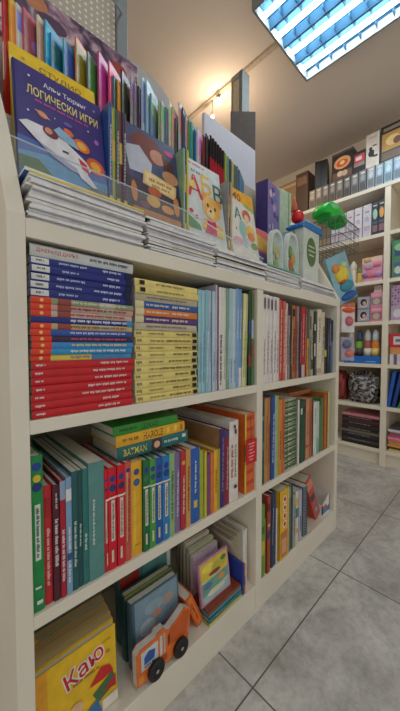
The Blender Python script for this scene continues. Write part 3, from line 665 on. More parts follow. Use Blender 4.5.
row('bottom right shelf past thick yellow', 1.024, ZB, [
    ('grey green book', 2.6, 27, (100, 120, 104), [('band', .8, .95, (140, 150, 130))]),
    ('dark grey thin book', 1.2, 26, (80, 84, 86), []),
    ('light grey book', 2.2, 21.6, (170, 172, 166), [sc((90, 90, 90), .2, .8, .3)]),
    ('white, yellow and teal book', 2.8, 22, (222, 220, 206), [('band', .5, .68, (60, 130, 140)), ('band', .72, .86, (220, 190, 90)), ('band', .2, .3, (214, 170, 110))]),
    ('pale lilac book', 2.4, 21.6, (196, 190, 206), [('band', .2, .5, (110, 110, 160), .3, .7)]),
    ], d=.18)
r_ = book('spiral_notebook', 'blue grey spiral notebook on the bottom right shelf', .034, .215, .19, (120, 136, 152), loc=(1.192, .582, ZB), soft=True, cat='notebook'); spiral(r_, .034, .215, 17)
book('book', 'red and orange box book leaning over at the right end, bottom right shelf', .05, .235, .15, (206, 80, 56), feats=[('band', .1, .3, (70, 110, 170), .2, .9), ('band', .45, .6, (60, 60, 90), .1, .8), ('band', .75, .95, (226, 140, 110)), ('circ', .2, .25, (232, 150, 60))], loc=(1.36, .60, ZB + .0229), rot=TILT(-27), group='leaning books on the bottom right shelf')
book('book', 'dark grey book leaning behind the red and orange box book', .03, .24, .1, (70, 72, 76), loc=(1.325, .765, ZB + .0085), rot=TILT(-16), group='leaning books on the bottom right shelf', seed=3)
ty = empty('paper_tray', 'small white tray with blue and orange label at the right panel', 'tray', (1.405, .64, ZB))
q = MB(); q.box((-.04, -.05, 0), (.04, .1, .006), WHITE); q.box((-.04, -.05, .006), (-.036, .1, .05), WHITE); q.box((.036, -.05, .006), (.04, .1, .09), WHITE); q.box((-.036, .096, .006), (.036, .1, .09), WHITE); q.mesh([(-.04, -.05, .006), (.04, -.05, .006), (.04, -.05, .09), (-.04, -.05, .05), (-.04, -.046, .006), (.04, -.046, .006), (.04, -.046, .09), (-.04, -.046, .05)], [(0, 1, 2, 3), (7, 6, 5, 4), (3, 2, 6, 7), (0, 3, 7, 4), (1, 5, 6, 2)], WHITE); q.build('body', ty)
q = MB(); q.mesh([(-.036, -.0506, .008), (.036, -.0506, .008), (.036, -.0506, .035), (-.036, -.0506, .03)], [(0, 1, 2, 3)], M((80, 130, 190))); q.mesh([(-.036, -.0506, .031), (.01, -.0506, .033), (.0, -.0506, .05), (-.036, -.0506, .045)], [(0, 1, 2, 3)], M((226, 100, 50))); q.build('label', ty)
for i, (nm, c, h) in enumerate((('light grey', (186, 184, 182), .22), ('dark grey', (120, 116, 112), .24))):
    face_book('%s card pack standing at the back near right panel, bottom right shelf' % nm, 1.345, .76 + .035 * i, ZB, .095, h + .065, .03, c, [('rect', (.1, .6, .9, .9), (170, 170, 170))] if i == 0 else [], 2, grp='card packs at the back', name='card_pack', cat='card pack')

# ================================================================== MAGAZINES ON THE LEDGE
def mags(stackname, x, L_, specs, grp, z0=ZL, d=.2):
    z = z0
    specs = [q_ for c_, w_, n_ in specs for q_ in (((c_, w_ * .5, n_), ((226, 226, 230), w_ * .5 - .0007, 'thin white magazine')) if w_ >= .008 else ((c_, w_, n_),))]
    for i, (c, w, nm) in enumerate(specs):
        k = len(specs) - 1 - i
        jx = random.uniform(-.005, .008); jy = random.uniform(0, .010)
        rot = Matrix.Rotation(R(random.uniform(-1.0, 1.6)), 3, 'Z') @ LIE
        book('magazine', '%s in the %s, %s from top' % (nm, stackname, ORD[k]), w, L_ + random.uniform(-.004, .003), d, c, loc=(x + jx, .577 + jy, z + .0004), rot=rot, group=grp, soft=True, cat='magazine', spine=(236, 236, 238) if random.random() < .6 else None, pages=PAGES_WHITE, seed=i + int(x * 1000),
             feats=[sc((150, 150, 160), .3, .6, .3)] if random.random() < .4 else [])
        z += w + .0007
    return z
WM, CM_, LG, BM, YM, RM, KM, GM = (242, 242, 244), (234, 228, 216), (206, 206, 212), (52, 110, 190), (232, 214, 90), (180, 60, 60), (40, 38, 44), (176, 200, 186)
mags('leftmost magazine stack on the ledge', .140, .232, [(LG, .007, 'grey magazine'), (WM, .009, 'white magazine'), (RM, .004, 'red edged magazine'), (WM, .010, 'white magazine'), (CM_, .008, 'cream magazine'), (LG, .007, 'grey magazine'), (GM, .006, 'pale green magazine'), (WM, .009, 'white magazine'), (CM_, .007, 'cream magazine'), (WM, .008, 'white magazine'), (YM, .004, 'yellow magazine'), (BM, .006, 'blue magazine')], 'magazines in the leftmost ledge stack')
mags('second magazine stack on the ledge', .385, .222, [(WM, .009, 'white magazine'), (LG, .008, 'grey magazine'), (KM, .005, 'black edged magazine'), (YM, .004, 'yellowish magazine'), (WM, .010, 'white magazine'), (LG, .008, 'grey magazine'), (WM, .008, 'white magazine'), (WM, .009, 'white magazine'), (CM_, .007, 'cream magazine'), ((50, 90, 76), .005, 'dark green magazine')], 'magazines in the second ledge stack')
mags('third magazine stack on the ledge', .618, .24, [(CM_, .006, 'cream magazine'), (LG, .007, 'grey magazine'), (KM, .004, 'black edged magazine'), (WM, .009, 'white magazine'), (CM_, .007, 'cream magazine'), (KM, .004, 'black edged magazine'), (WM, .009, 'white magazine'), (WM, .007, 'white magazine')], 'magazines in the third ledge stack')
mags('fourth magazine stack on the ledge', .868, .235, [(LG, .010, 'grey magazine'), (WM, .009, 'white magazine'), (LG, .007, 'grey magazine'), (KM, .005, 'black edged magazine'), (WM, .009, 'white magazine'), (RM, .006, 'red magazine'), (WM, .008, 'white magazine'), ((120, 190, 160), .005, 'green magazine')], 'magazines in the fourth ledge stack', d=.19)
ztop5 = mags('rightmost magazine stack on the ledge', 1.115, .325, [(WM, .009, 'white magazine'), (WM, .009, 'white magazine'), (LG, .008, 'grey magazine'), (KM, .006, 'black edged magazine'), (CM_, .009, 'cream magazine'), (WM, .009, 'white magazine')], 'magazines in the rightmost ledge stack', d=.21)

# ================================================================== RACKED BOOKS, LOWER TIER
Z1 = 1.2628
def up(art, k):
    """the printed picture keeps clear of the lowest k of the cover"""
    f = lambda v: k + (1 - k) * v
    o = []
    for a in art:
        a = list(a)
        if a[0] == 'poly': a[1] = [(p[0], f(p[1])) for p in a[1]]
        elif a[0] == 'rect': u0, v0, u1, v1 = a[1]; a[1] = (u0, 0 if v0 == 0 else f(v0), u1, f(v1))
        elif a[0] == 'oval': u, v, ru, rv = a[1]; a[1] = (u, f(v), ru, rv * (1 - k))
        elif a[0] == 'text': a[3] = f(a[3]); a[4] *= 1 - k
        elif a[0] == 'scrib': a[3] = f(a[3]); a[4] *= 1 - k
        o.append(tuple(a))
    return o
PUR = (62, 50, 128)
rocket = [('rect', (.0, .0, 1, .30), (70, 104, 180)), ('poly', [(0, .16), (.3, .2), (.7, .12), (1, .14), (1, 0), (0, 0)], (96, 160, 200)), ('poly', [(0, .0), (0, .12), (.2, .13), (.34, .02), (.3, 0)], (90, 120, 60)), ('poly', [(.7, 0), (.8, .06), (1, .05), (1, 0)], (120, 130, 110)),
    ('text', 'Алън Тюринг', .55, .885, .062, (240, 236, 246), .5), ('text', 'ЛОГИЧЕСКИ ИГРИ', .53, .775, .088, (244, 226, 120), .82), ('scrib', .2, .84, .685, .026, (206, 70, 150)),
    ('oval', (.27, .58, .055, .03), (232, 140, 80), -.3), ('oval', (.27, .58, .085, .010), (226, 180, 150), -.3), ('oval', (.9, .56, .03, .026), (190, 110, 200)), ('oval', (.55, .6, .05, .022), (110, 90, 180)), ('oval', (.12, .56, .012, .010), (230, 230, 240)), ('oval', (.8, .64, .01, .008), (240, 240, 250)), ('oval', (.15, .9, .012, .01), (240, 240, 250)), ('oval', (.4, .6, .008, .006), (240, 240, 250)), ('oval', (.9, .9, .014, .011), (180, 160, 220)),
    ('oval', (.70, .44, .10, .06), (236, 120, 50), -.4), ('oval', (.70, .44, .06, .035), (250, 190, 80), -.4), ('oval', (.86, .28, .12, .08), (232, 96, 44), -.5), ('oval', (.86, .28, .07, .045), (250, 180, 70), -.5), ('oval', (.55, .52, .06, .03), (232, 110, 50), -.4),
    ('poly', [(.02, .42), (.10, .46), (.30, .46), (.52, .40), (.72, .30), (.80, .22), (.74, .16), (.62, .18), (.40, .24), (.18, .31)], (236, 234, 238)), ('poly', [(.18, .31), (.40, .24), (.62, .18), (.74, .16), (.70, .13), (.56, .14), (.34, .21)], (176, 176, 200)),
    ('poly', [(.36, .46), (.44, .53), (.60, .47), (.66, .38), (.52, .40)], (150, 190, 220)), ('oval', (.34, .43, .085, .05), (120, 40, 60), -.3), ('oval', (.32, .44, .04, .03), (226, 160, 130)), ('poly', [(.60, .20), (.72, .18), (.86, .05), (.80, .04), (.66, .10)], (236, 232, 236)), ('poly', [(.64, .30), (.74, .26), (.78, .16), (.68, .2)], (206, 40, 50)), ('rect', (.46, .29, .53, .31), (60, 60, 80))]
GT = 'books facing out on the display'
face_book('purple picture book with white rocket and yellow title facing out, far left', .156, .712, Z1, .198, .284, .014, PUR, up(rocket, .11), 9, grp=GT)
face_book('yellow booklet showing a title strip above the purple rocket book', .155, .7325, Z1, .196, .340, .005, (244, 206, 40), [('text', 'СТУДИО', .56, .915, .052, (150, 120, 60), .50), ('oval', (.14, .93, .02, .012), (200, 160, 60)), ('rect', (0, .0, .03, .9), (236, 226, 130))], 9, grp=GT)
plaque = [('rect', (0, .5, 1, 1), (66, 78, 118)), ('rect', (0, 0, .16, 1), (84, 66, 110)), ('poly', [(.12, .80), (.3, .96), (.6, .94), (.78, .8), (.72, .66), (.5, .62), (.3, .72)], (122, 52, 40)), ('poly', [(.05, .72), (.3, .78), (.5, .62), (.46, .46), (.1, .44)], (196, 200, 214)), ('oval', (.62, .74, .14, .09), (206, 140, 110)), ('poly', [(.7, .8), (.9, .76), (.96, .52), (.8, .48), (.74, .62)], (92, 52, 44)), ('oval', (.84, .55, .16, .08), (206, 150, 110)),
    ('oval', (.86, .87, .1, .035), (206, 50, 120)), ('rect', (.04, .0, 1, .36), (66, 50, 66)), ('poly', [(.3, .34), (.34, .52), (.94, .46), (.9, .28)], (232, 200, 130)), ('poly', [(.34, .36), (.37, .5), (.9, .44), (.87, .3)], (244, 218, 156)), ('scrib', .42, .84, .40, .04, (170, 120, 60)), ('scrib', .46, .8, .345, .03, (170, 120, 60)),
    ('oval', (.5, .28, .12, .06), (196, 96, 40)), ('oval', (.46, .16, .12, .07), (226, 170, 70)), ('oval', (.72, .12, .12, .05), (226, 150, 60)), ('oval', (.14, .2, .05, .12), (206, 130, 60)), ('oval', (.9, .2, .06, .12), (206, 140, 80)), ('oval', (.3, .08, .08, .04), (120, 70, 90)), ('rect', (.1, .0, .96, .03), (190, 130, 70))]
face_book('dark blue storybook with cream plaque and gold figures facing out', .408, .712, Z1, .196, .290, .016, (58, 62, 106), up(plaque, .11), 9, grp=GT)
bear = [('scrib', .08, .6, .93, .035, (206, 70, 90)), ('scrib', .22, .6, .83, .04, (70, 140, 150)), ('text', 'А', .27, .63, .32, (214, 32, 36), .38), ('text', 'Б', .58, .72, .27, (236, 186, 40), .26), ('text', 'В', .88, .66, .26, (70, 110, 80), .24), ('poly', [(.12, .60), (.28, .60), (.26, .7), (.2, .7)], (250, 210, 80)),
    ('poly', [(.0, .03), (.0, .2), (.12, .17), (.3, .1), (.34, .03)], (70, 150, 90)), ('oval', (.12, .26, .05, .03), (206, 60, 100)), ('oval', (.24, .2, .04, .03), (206, 60, 100)), ('oval', (.50, .55, .07, .05), (226, 150, 60)), ('oval', (.86, .50, .09, .07), (226, 150, 60)), ('oval', (.66, .40, .24, .17), (240, 186, 96)), ('oval', (.62, .33, .10, .07), (248, 218, 160)), ('oval', (.56, .43, .025, .03), (50, 40, 40)), ('oval', (.75, .41, .025, .03), (50, 40, 40)), ('oval', (.62, .36, .03, .02), (60, 40, 40)),
    ('poly', [(.42, .02), (.46, .22), (.6, .2), (.72, .22), (.78, .02)], (206, 40, 100)), ('poly', [(.72, .02), (.74, .2), (.9, .16), (.92, .02)], (240, 200, 90)), ('poly', [(.34, .1), (.42, .22), (.5, .2), (.44, .06)], (244, 196, 90)), ('oval', (.92, .06, .05, .03), (226, 226, 120))]
face_book('white alphabet book with big red letter and a yellow bear facing out', .628, .712, Z1, .186, .290, .012, (214, 220, 218), up(bear, .11), 9, grp=GT)
fort = [('poly', [(0, .84), (1, .76), (1, 1), (0, 1)], (240, 176, 40)), ('text', '40', .36, .875, .13, (150, 54, 30), .30, -.1), ('poly', [(.6, .76), (1, .70), (1, .78), (.6, .82)], (170, 190, 100)), ('text', 'А', .32, .58, .20, (44, 140, 130), .26), ('oval', (.66, .60, .16, .10), (206, 110, 70)), ('oval', (.66, .55, .09, .07), (240, 200, 170)), ('oval', (.46, .34, .14, .14), (160, 200, 196)), ('oval', (.74, .34, .17, .11), (240, 196, 90)), ('oval', (.76, .25, .14, .08), (230, 140, 90)), ('oval', (.22, .1, .18, .07), (226, 180, 190)), ('oval', (.84, .1, .14, .06), (140, 170, 110)), ('oval', (.5, .12, .12, .1), (190, 200, 210)), ('oval', (.2, .3, .02, .015), (150, 60, 80))]
face_book('white alphabet book with orange band and number forty facing out', .848, .712, Z1, .165, .272, .012, (232, 226, 218), up(fort, .11), 9, grp=GT)
# spines packed between the facing books
sp_groups = [(.356, [('deep blue', (40, 84, 150), .24), ('yellow green', (176, 180, 70), .235), ('dark green', (50, 80, 60), .232), ('red brown', (120, 40, 50), .236), ('dark violet', (50, 34, 66), .236)], 'between the rocket book and the storybook', .0098),
             (.6055, [('pale green', (150, 186, 150), .24), ('blue', (50, 90, 150), .25), ('yellow', (220, 210, 80), .24)], 'between the storybook and the bear alphabet book', .007),
             (.816, [('grey', (150, 150, 150), .22), ('brown', (130, 90, 70), .215), ('tan', (196, 160, 120), .22), ('pale green', (170, 190, 150), .21)], 'between the two alphabet books', .0072)]
for x, L_, where, w in sp_groups:
    for i, (nm, c, h) in enumerate(L_):
        x += w + .0003
        book('booklet', '%s booklet spine standing %s' % (nm, where), w, h + .034, .066, c, feats=[sc((226, 220, 210), .3, .8, .4), ('band', .05, .15, (220, 200, 120))] if i % 2 == 0 else [('band', .5, .7, (226, 190, 90))], loc=(x, .715 + .003 * (i % 2), Z1), group='booklet spines ' + where, soft=True, cat='booklet', seed=i)
# small pink book beyond
face_book('small pink and orange book right of the number forty book', 1.022, .716, ztop5 + .002, .10, .225, .01, (226, 120, 120), [('poly', [(0, .6), (1, .55), (1, .8), (0, .9)], (240, 190, 90)), ('poly', [(0, .3), (1, .2), (1, .5), (0, .55)], (120, 90, 150)), ('oval', (.5, .15, .3, .1), (226, 190, 196))], 9, grp=GT)

# ================================================================== RACKED BOOKLETS, UPPER TIER
Z2 = 1.4405
cols = [('red', (206, 40, 40), .255), ('yellow', (240, 204, 60), .26), ('white', (226, 226, 222), .27), ('pink red', (206, 90, 100), .265), ('cream', (230, 220, 190), .27), ('sky blue', (52, 160, 210), .262), ('bright blue', (40, 140, 200), .255), ('aqua', (70, 170, 200), .25), ('orange', (232, 130, 60), .27), ('grey', (120, 120, 124), .275), ('magenta', (206, 70, 140), .275),
        ('pink', (214, 84, 130), .27), ('teal', (40, 130, 150), .24), ('amber', (226, 150, 40), .25), ('black', (50, 46, 56), .27), ('silver', (160, 156, 164), .285), ('lilac grey', (150, 140, 156), .28), ('dark violet', (60, 44, 76), .272), ('ice blue', (176, 208, 224), .30), ('light blue', (160, 200, 222), .295), ('blue grey', (120, 150, 180), .27), ('pale green', (150, 170, 120), .262),
        ('mint white', (206, 222, 222), .28), ('grey blue', (110, 130, 156), .26), ('ivory', (226, 222, 206), .29), ('straw', (206, 190, 140), .27), ('dark grey', (84, 84, 92), .255), ('pearl', (206, 206, 214), .295), ('slate', (70, 76, 90), .29), ('pale grey', (190, 190, 200), .28), ('grass green', (110, 150, 70), .27), ('cyan', (90, 170, 196), .262), ('cobalt', (50, 90, 170), .26), ('soft white', (220, 220, 224), .265), ('crimson', (140, 36, 50), .262), ('charcoal', (44, 40, 46), .262),]
x = .150
n_ = len(cols)
for i, (nm, c, h) in enumerate(cols):
    rz = 29 + 3 * math.sin(i * .12)
    h += random.uniform(-.012, .010) + .012
    rot = Matrix.Rotation(R(-(90 - rz)), 3, 'Z') @ Matrix.Rotation(R(0), 3, 'X')
    rr = random.Random(i)
    art = [('poly', [(.0, rr.uniform(.5, .8)), (1, rr.uniform(.5, .8)), (1, .95), (0, .95)], tuple(min(255, int(v * rr.uniform(.6, 1.3))) for v in c)), ('oval', (rr.uniform(.3, .7), rr.uniform(.75, .9), .2, .07), (rr.randint(60, 240), rr.randint(60, 220), rr.randint(60, 220)))]
    book('booklet', '%s booklet in the upper display tier, %s from left' % (nm, ORD[i]), .005, h, .155, c, art=art, back=tuple(int(v * .92) for v in c), feats=[('band', .3, .6, (220, 210, 200), .2, .8)] if i % 3 == 0 else [], loc=(x, .803, Z2), rot=rot, group='booklets racked in the upper display tier', soft=True, cat='booklet', seed=i)
    x += random.choice((.0125, .0135, .0165, .031))
# pointed black and red booklets
x += .012
for i in range(6):
    book('booklet', 'red booklet with black top, %s of six in the upper display tier' % ORD[i], .006, .285 - .005 * i, .10, (190, 40, 56), back=(170, 34, 48), feats=[('band', .72, 1, (34, 30, 36))], art=[('rect', (0, .72, 1, 1), (34, 30, 36))], loc=(x, .806, Z2), rot=Matrix.Rotation(R(-63), 3, 'Z'), group='black and red booklets', soft=True, cat='booklet', seed=i); x += .0145
for i, (nm, c, h) in enumerate((('lime', (180, 196, 90), .255), ('light teal', (110, 170, 170), .25), ('dark plum', (70, 60, 84), .245), ('pale lemon', (220, 214, 150), .24), ('mid green', (90, 130, 90), .235), ('violet grey', (130, 120, 150), .235), ('sea blue', (80, 130, 160), .225))):
    book('booklet', '%s booklet right of the black and red ones, upper display tier' % nm, .006, h, .10, c, back=tuple(int(v * .9) for v in c), loc=(x, .806, Z2), rot=Matrix.Rotation(R(-63), 3, 'Z'), group='booklets racked in the upper display tier', soft=True, cat='booklet', seed=i); x += .0145

# long purple box at the back
pb = empty('puzzle_box', 'long dark purple picture box along the back of the display', 'box', (-.02, .905, 1.7008))
def galaxy():
    m = bpy.data.materials.new('purple_print'); m.use_nodes = True; nt = m.node_tree; L = nt.links.new; b = nt.nodes['Principled BSDF']
    tc = nt.nodes.new('ShaderNodeTexCoord'); n = nt.nodes.new('ShaderNodeTexNoise'); n.inputs['Scale'].default_value = 14; n.inputs['Detail'].default_value = 5; n.inputs['Distortion'].default_value = 1.8
    r = nt.nodes.new('ShaderNodeValToRGB'); e = r.color_ramp.elements
    e[0].position = .32; e[0].color = (*srgb((52, 38, 62)), 1); e[1].position = .74; e[1].color = (*srgb((226, 206, 214)), 1)
    for p, c in ((.42, (92, 68, 100)), (.50, (142, 110, 134)), (.58, (176, 146, 160))): k = r.color_ramp.elements.new(p); k.color = (*srgb(c), 1)
    L(tc.outputs['Object'], n.inputs['Vector']); L(n.outputs['Fac'], r.inputs['Fac']); L(r.outputs['Color'], b.inputs['Base Color']); b.inputs['Roughness'].default_value = .4
    return m
q = MB(); q.box((-.09, -.018, 0), (.57, .018, .158), galaxy())
for (x0, z0, rx, rz, c) in ((.50, .10, .030, .026, (170, 60, 50)), (.47, .06, .03, .02, (206, 150, 120)), (.30, .10, .04, .02, (90, 64, 90)), (.12, .09, .03, .02, (206, 170, 180)), (.20, .05, .04, .02, (220, 196, 200)), (.05, .11, .04, .02, (196, 150, 170)), (.26, .13, .03, .02, (200, 130, 90))):
    q.face([(x0 + rx * math.cos(a * .5236), -.0186 - .0002 * rx, z0 + rz * math.sin(a * .5236)) for a in range(12)], M(c))
q.build('carton', pb, bevel=.0015)

# ================================================================== RIGHT END OF THE DISPLAY
pbx = empty('toy_box', 'dark purple patterned toy box standing on the upper tier', 'box', (1.185, .822, Z2 + .0005), Matrix.Rotation(R(8), 3, 'Z'))
q = MB(); q.box((0, -.03, 0), (.135, .03, .255), M((132, 118, 176), .35)); q.box((-.004, -.031, 0), (0, .031, .255), M((70, 56, 120), .35)); pass
for i in range(16):
    rr = random.Random(i * 3 + 1); cx, cz, r1 = rr.uniform(.02, .115), rr.uniform(.02, .235), rr.uniform(.008, .02)
    q.face([(cx + r1 * math.cos(a * .5236), -.0304 - .00005 * i, cz + r1 * math.sin(a * .5236)) for a in range(12)], M(rr.choice([(190, 170, 214), (80, 60, 150), (226, 200, 220), (150, 110, 180), (90, 120, 190)])))
q.build('carton', pbx, bevel=.001)
gx = empty('gift_box', 'pale green upright box behind the purple patterned box', 'box', (1.338, .855, Z2 + .0005), Matrix.Rotation(R(-8), 3, 'Z'))
q = MB(); q.box((0, -.025, 0), (.108, .025, .285), M((186, 206, 176), .5)); q.build('carton', gx, bevel=.001); q = MB(); q.box((.085, -.0258, .0), (.092, -.0252, .285), M((120, 150, 110))); q.build('ribbon', gx)

ob = empty('gift_box', 'white box with green oval label at the right end of the display', 'box', (1.275, .655, ztop5 + .002))
q = MB(); q.box((0, 0, 0), (.155, .12, .265), M((214, 222, 210), .5)); q.build('carton', ob, bevel=.002)
q = MB(); q.face([(.075 + .047 * math.cos(a * .2618), -.0006, .165 + .068 * math.sin(a * .2618)) for a in range(24)], M((92, 122, 70), .5))
for i, (zz, x0, x1) in enumerate(((.19, .045, .105), (.17, .042, .11), (.15, .05, .10))): q.face([(x0, -.0009, zz - .004), (x1, -.0009, zz - .004), (x1, -.0009, zz + .003), (x0, -.0009, zz + .003)], M((206, 216, 190)))
q.build('oval_label', ob)
q = MB(); q.box((-.0008, .045, 0), (-.0002, .055, .265), M((150, 170, 120))); q.box((-.0008, .085, 0), (-.0002, .11, .265), M((190, 206, 226))); q.build('side_stripe', ob)
# blue band and red toy on top of it
bn = empty('carry_bag', 'flat bright blue bag lying on the white oval label box', 'bag', (1.345, .70, ztop5 + .268))
q = MB(); q.prism([(-.085, 0), (.115, 0), (.125, .012), (.10, .030), (.03, .034), (-.06, .028), (-.09, .012)], 'y', -.05, .04, M((46, 130, 206), .35)); q.build('bag', bn, bevel=.006)
q = MB(); q.prism([(-.08, .0265), (.09, .031), (.09, .034), (-.08, .0300)], 'y', -.053, -.0502, M((190, 220, 240), .4)); q.build('trim', bn)
rt_ = empty('toy_figure', 'small red rounded toy with orange cone cap on the display end', 'toy', (1.30, .70, ztop5 + .304))
q = MB(); q.lathe([(.012, 0), (.026, .008), (.030, .028), (.024, .046), (.010, .055), (.004, .057)], M((222, 36, 40), .3)); q.build('body', rt_, smooth=True)
q = MB(); q.lathe([(.016, .054), (.012, .08), (.006, .10), (.001, .125)], M((206, 110, 70), .4), (-.012, .01, 0)); q.build('cap', rt_, smooth=True)
# arched window packs
def arch_pack(label, x, y, w, h, t, z, fill, grp='arched window packs'):
    r = empty('window_pack', label, 'package', (x, y, z), Matrix.Rotation(R(4), 3, 'Z'), grp)
    def outline(k):
        pts = []
        for i in range(24):
            a = 6.28318 * i / 24; s_ = math.sin(a); c_ = math.cos(a)
            pts.append((w / 2 * k * math.copysign(abs(c_) ** .75, c_), h / 2 + h / 2 * k * math.copysign(abs(s_) ** .75, s_)))
        return pts
    o, n_ = outline(1), outline(.89); nn = 24; q = MB(); FR = M((224, 232, 228), .3)
    vs = [(p[0], 0, p[1]) for p in o] + [(p[0], 0, p[1]) for p in n_] + [(p[0], t, p[1]) for p in o] + [(p[0], t, p[1]) for p in n_]; fs = []
    for i in range(nn):
        j = (i + 1) % nn; fs += [(i, j, nn + j, nn + i), (2 * nn + j, 2 * nn + i, 3 * nn + i, 3 * nn + j), (j, i, 2 * nn + i, 2 * nn + j), (nn + i, nn + j, 3 * nn + j, 3 * nn + i)]
    q.mesh(vs, fs, FR); q.build('rim', r)
    q = MB(); q.face([(p[0], t * .6, p[1]) for p in n_], M((190, 204, 196), .5)); q.face([(p[0], t * .6 + .001, p[1]) for p in reversed(n_)], M((190, 204, 196), .5)); q.build('backing_card', r)
    for i, (cx, cz, rx, rz, c) in enumerate(fill):
        q = MB(); q.ball((cx * w, t * .4, cz * h), (rx * w, t * .25, rz * h), M(c, .4)); q.build('treat', r, smooth=True)
    return r
arch_pack('left of two white arched window packs on the right end magazines', 1.085, .672, .100, .205, .022, ztop5 + .002, [(-.12, .62, .14, .12, (186, 190, 150)), (.12, .55, .14, .14, (200, 180, 120)), (0, .3, .2, .12, (150, 170, 110))])
arch_pack('right of two white arched window packs, with yellow and green contents', 1.200, .665, .112, .22, .022, ztop5 + .002, [(-.1, .62, .16, .12, (120, 150, 90)), (.12, .5, .16, .13, (206, 160, 70)), (-.08, .36, .16, .12, (190, 110, 70)), (.1, .25, .16, .1, (110, 150, 80))])
# wire basket hooked over the end panel, with toys
wb = empty('wire_basket', 'grey wire basket hooked on the right end of the bookcase', 'basket', (1.62, .69, 1.425))
q = MB(); WIRE = M((120, 124, 128), .35, .05, 20, .7)
bx0, bx1, by0, by1, bh = -.128, .13, -.11, .11, .13
for zz, r in ((0, .002), (.045, .0016), (.09, .0016), (bh, .003)):
    q.tube([(bx0, by0, zz), (bx1, by0, zz), (bx1, by1, zz), (bx0, by1, zz), (bx0, by0, zz)], r, WIRE, 6)
for i in range(11):
    f = i / 10.0; x0 = bx0 + (bx1 - bx0) * f; y0 = by0 + (by1 - by0) * f
    q.tube([(x0, by0, bh), (x0, by0, 0), (x0, by1, 0), (x0, by1, bh)], .0014, WIRE, 5); q.tube([(bx0, y0, bh), (bx0, y0, 0), (bx1, y0, 0), (bx1, y0, bh)], .0014, WIRE, 5)
q.build('wire_grid', wb)
q = MB()
for y0 in (-.06, .06): q.tube([(bx0, y0, bh), (bx0 - .004, y0, bh + .0)], .003, WIRE, 6)
q.build('hook', wb)
# green toy (rounded body with a wheel arch) in the basket
gt = empty('toy_car', 'bright green rounded toy car body resting in the wire basket', 'toy', (1.565, .665, 1.552), Matrix.Rotation(R(-14), 3, 'Z') @ Matrix.Rotation(R(8), 3, 'Y'))
pts = [(-.135, .035), (-.13, .075), (-.10, .115), (-.05, .135), (.0, .13), (.03, .115), (.07, .10), (.12, .075), (.14, .045), (.135, .015), (.105, .01), (.085, .04), (.055, .055), (.02, .045), (.005, .01), (-.06, .005), (-.075, .03), (-.10, .035), (-.118, .018)]
def rounded(pts, w, m):
    q = MB(); n = len(pts); cx = sum(p[0] for p in pts) / n; cz = sum(p[1] for p in pts) / n; lv = []
    for y, k in ((-w, .78), (-w * .8, .93), (-w * .4, 1.0), (w * .4, 1.0), (w * .8, .93), (w, .78)): lv.append([(cx + (p[0] - cx) * k, y, cz + (p[1] - cz) * k) for p in pts])
    vs = [v for l in lv for v in l]; fs = [tuple(range(n)), tuple(5 * n + i for i in reversed(range(n)))]
    for a in range(5): fs += [(a * n + (i + 1) % n, a * n + i, (a + 1) * n + i, (a + 1) * n + (i + 1) % n) for i in range(n)]
    q.mesh(vs, fs, m); return q
o = rounded([(p[0] * .74, p[1] * .74) for p in pts], .05, M((30, 196, 62), .22, .12, 20)).build('body', gt, smooth=True)
o.modifiers.new('sub', 'SUBSURF').levels = 2; o.modifiers['sub'].render_levels = 2
q = MB(); q.ball((-.03, -.047, .066), (.03, .005, .012), M((120, 226, 150), .2)); q.build('window', gt, smooth=True)
# packs hanging from the end panel
def hang_pack(label, x, y, z, w, h, t, c, art, rz=0, ry=0, name='hanging_pack'):
    r = empty(name, label, 'package', (x, y, z), Matrix.Rotation(R(rz), 3, 'Z') @ Matrix.Rotation(R(ry), 3, 'Y'), 'toy packs hanging at the end of the bookcase')
    q = MB(); q.box((-w / 2, -t / 2, 0), (w / 2, t / 2, h), M(c, .35)); q.build('card', r, bevel=.002)
    q = MB()
    for k, (cx, cz, rx, rz_, cc) in enumerate(art):
        q.ball((cx * w, -t / 2, cz * h), (rx * w, t * .9, rz_ * h), M(cc, .3))
    q.build('blister_contents', r, smooth=True)
    q = MB(); q.tube([(0, 0, h), (0, 0, h + .02), (-.0, .02, h + .024)], .002, WIRE, 5); q.build('hook', r)
    return r
hang_pack('blue and yellow toy pack hanging tilted below the wire basket', 1.655, .60, 1.155, .15, .25, .02, (140, 190, 206), [(-.18, .74, .2, .10, (226, 150, 80)), (.02, .58, .34, .18, (240, 214, 70)), (.1, .32, .34, .12, (60, 150, 170)), (.1, .1, .42, .09, (36, 96, 170)), (-.05, .44, .18, .05, (206, 90, 50)), (.2, .75, .14, .08, (200, 220, 150))], -20, -24)
hang_pack('white and orange pack hanging under the blue and yellow one', 1.60, .58, .985, .085, .13, .02, (226, 220, 220), [(0, .88, .48, .11, (232, 90, 40)), (.05, .45, .3, .2, (206, 110, 130)), (.05, .46, .12, .08, (240, 236, 236))], -25)
hang_pack('grey and pink pack, lowest of those hanging at the bookcase end', 1.60, .58, .84, .085, .12, .02, (170, 166, 186), [(-.1, .7, .34, .2, (110, 116, 150)), (.1, .3, .34, .16, (226, 130, 120))], -25)

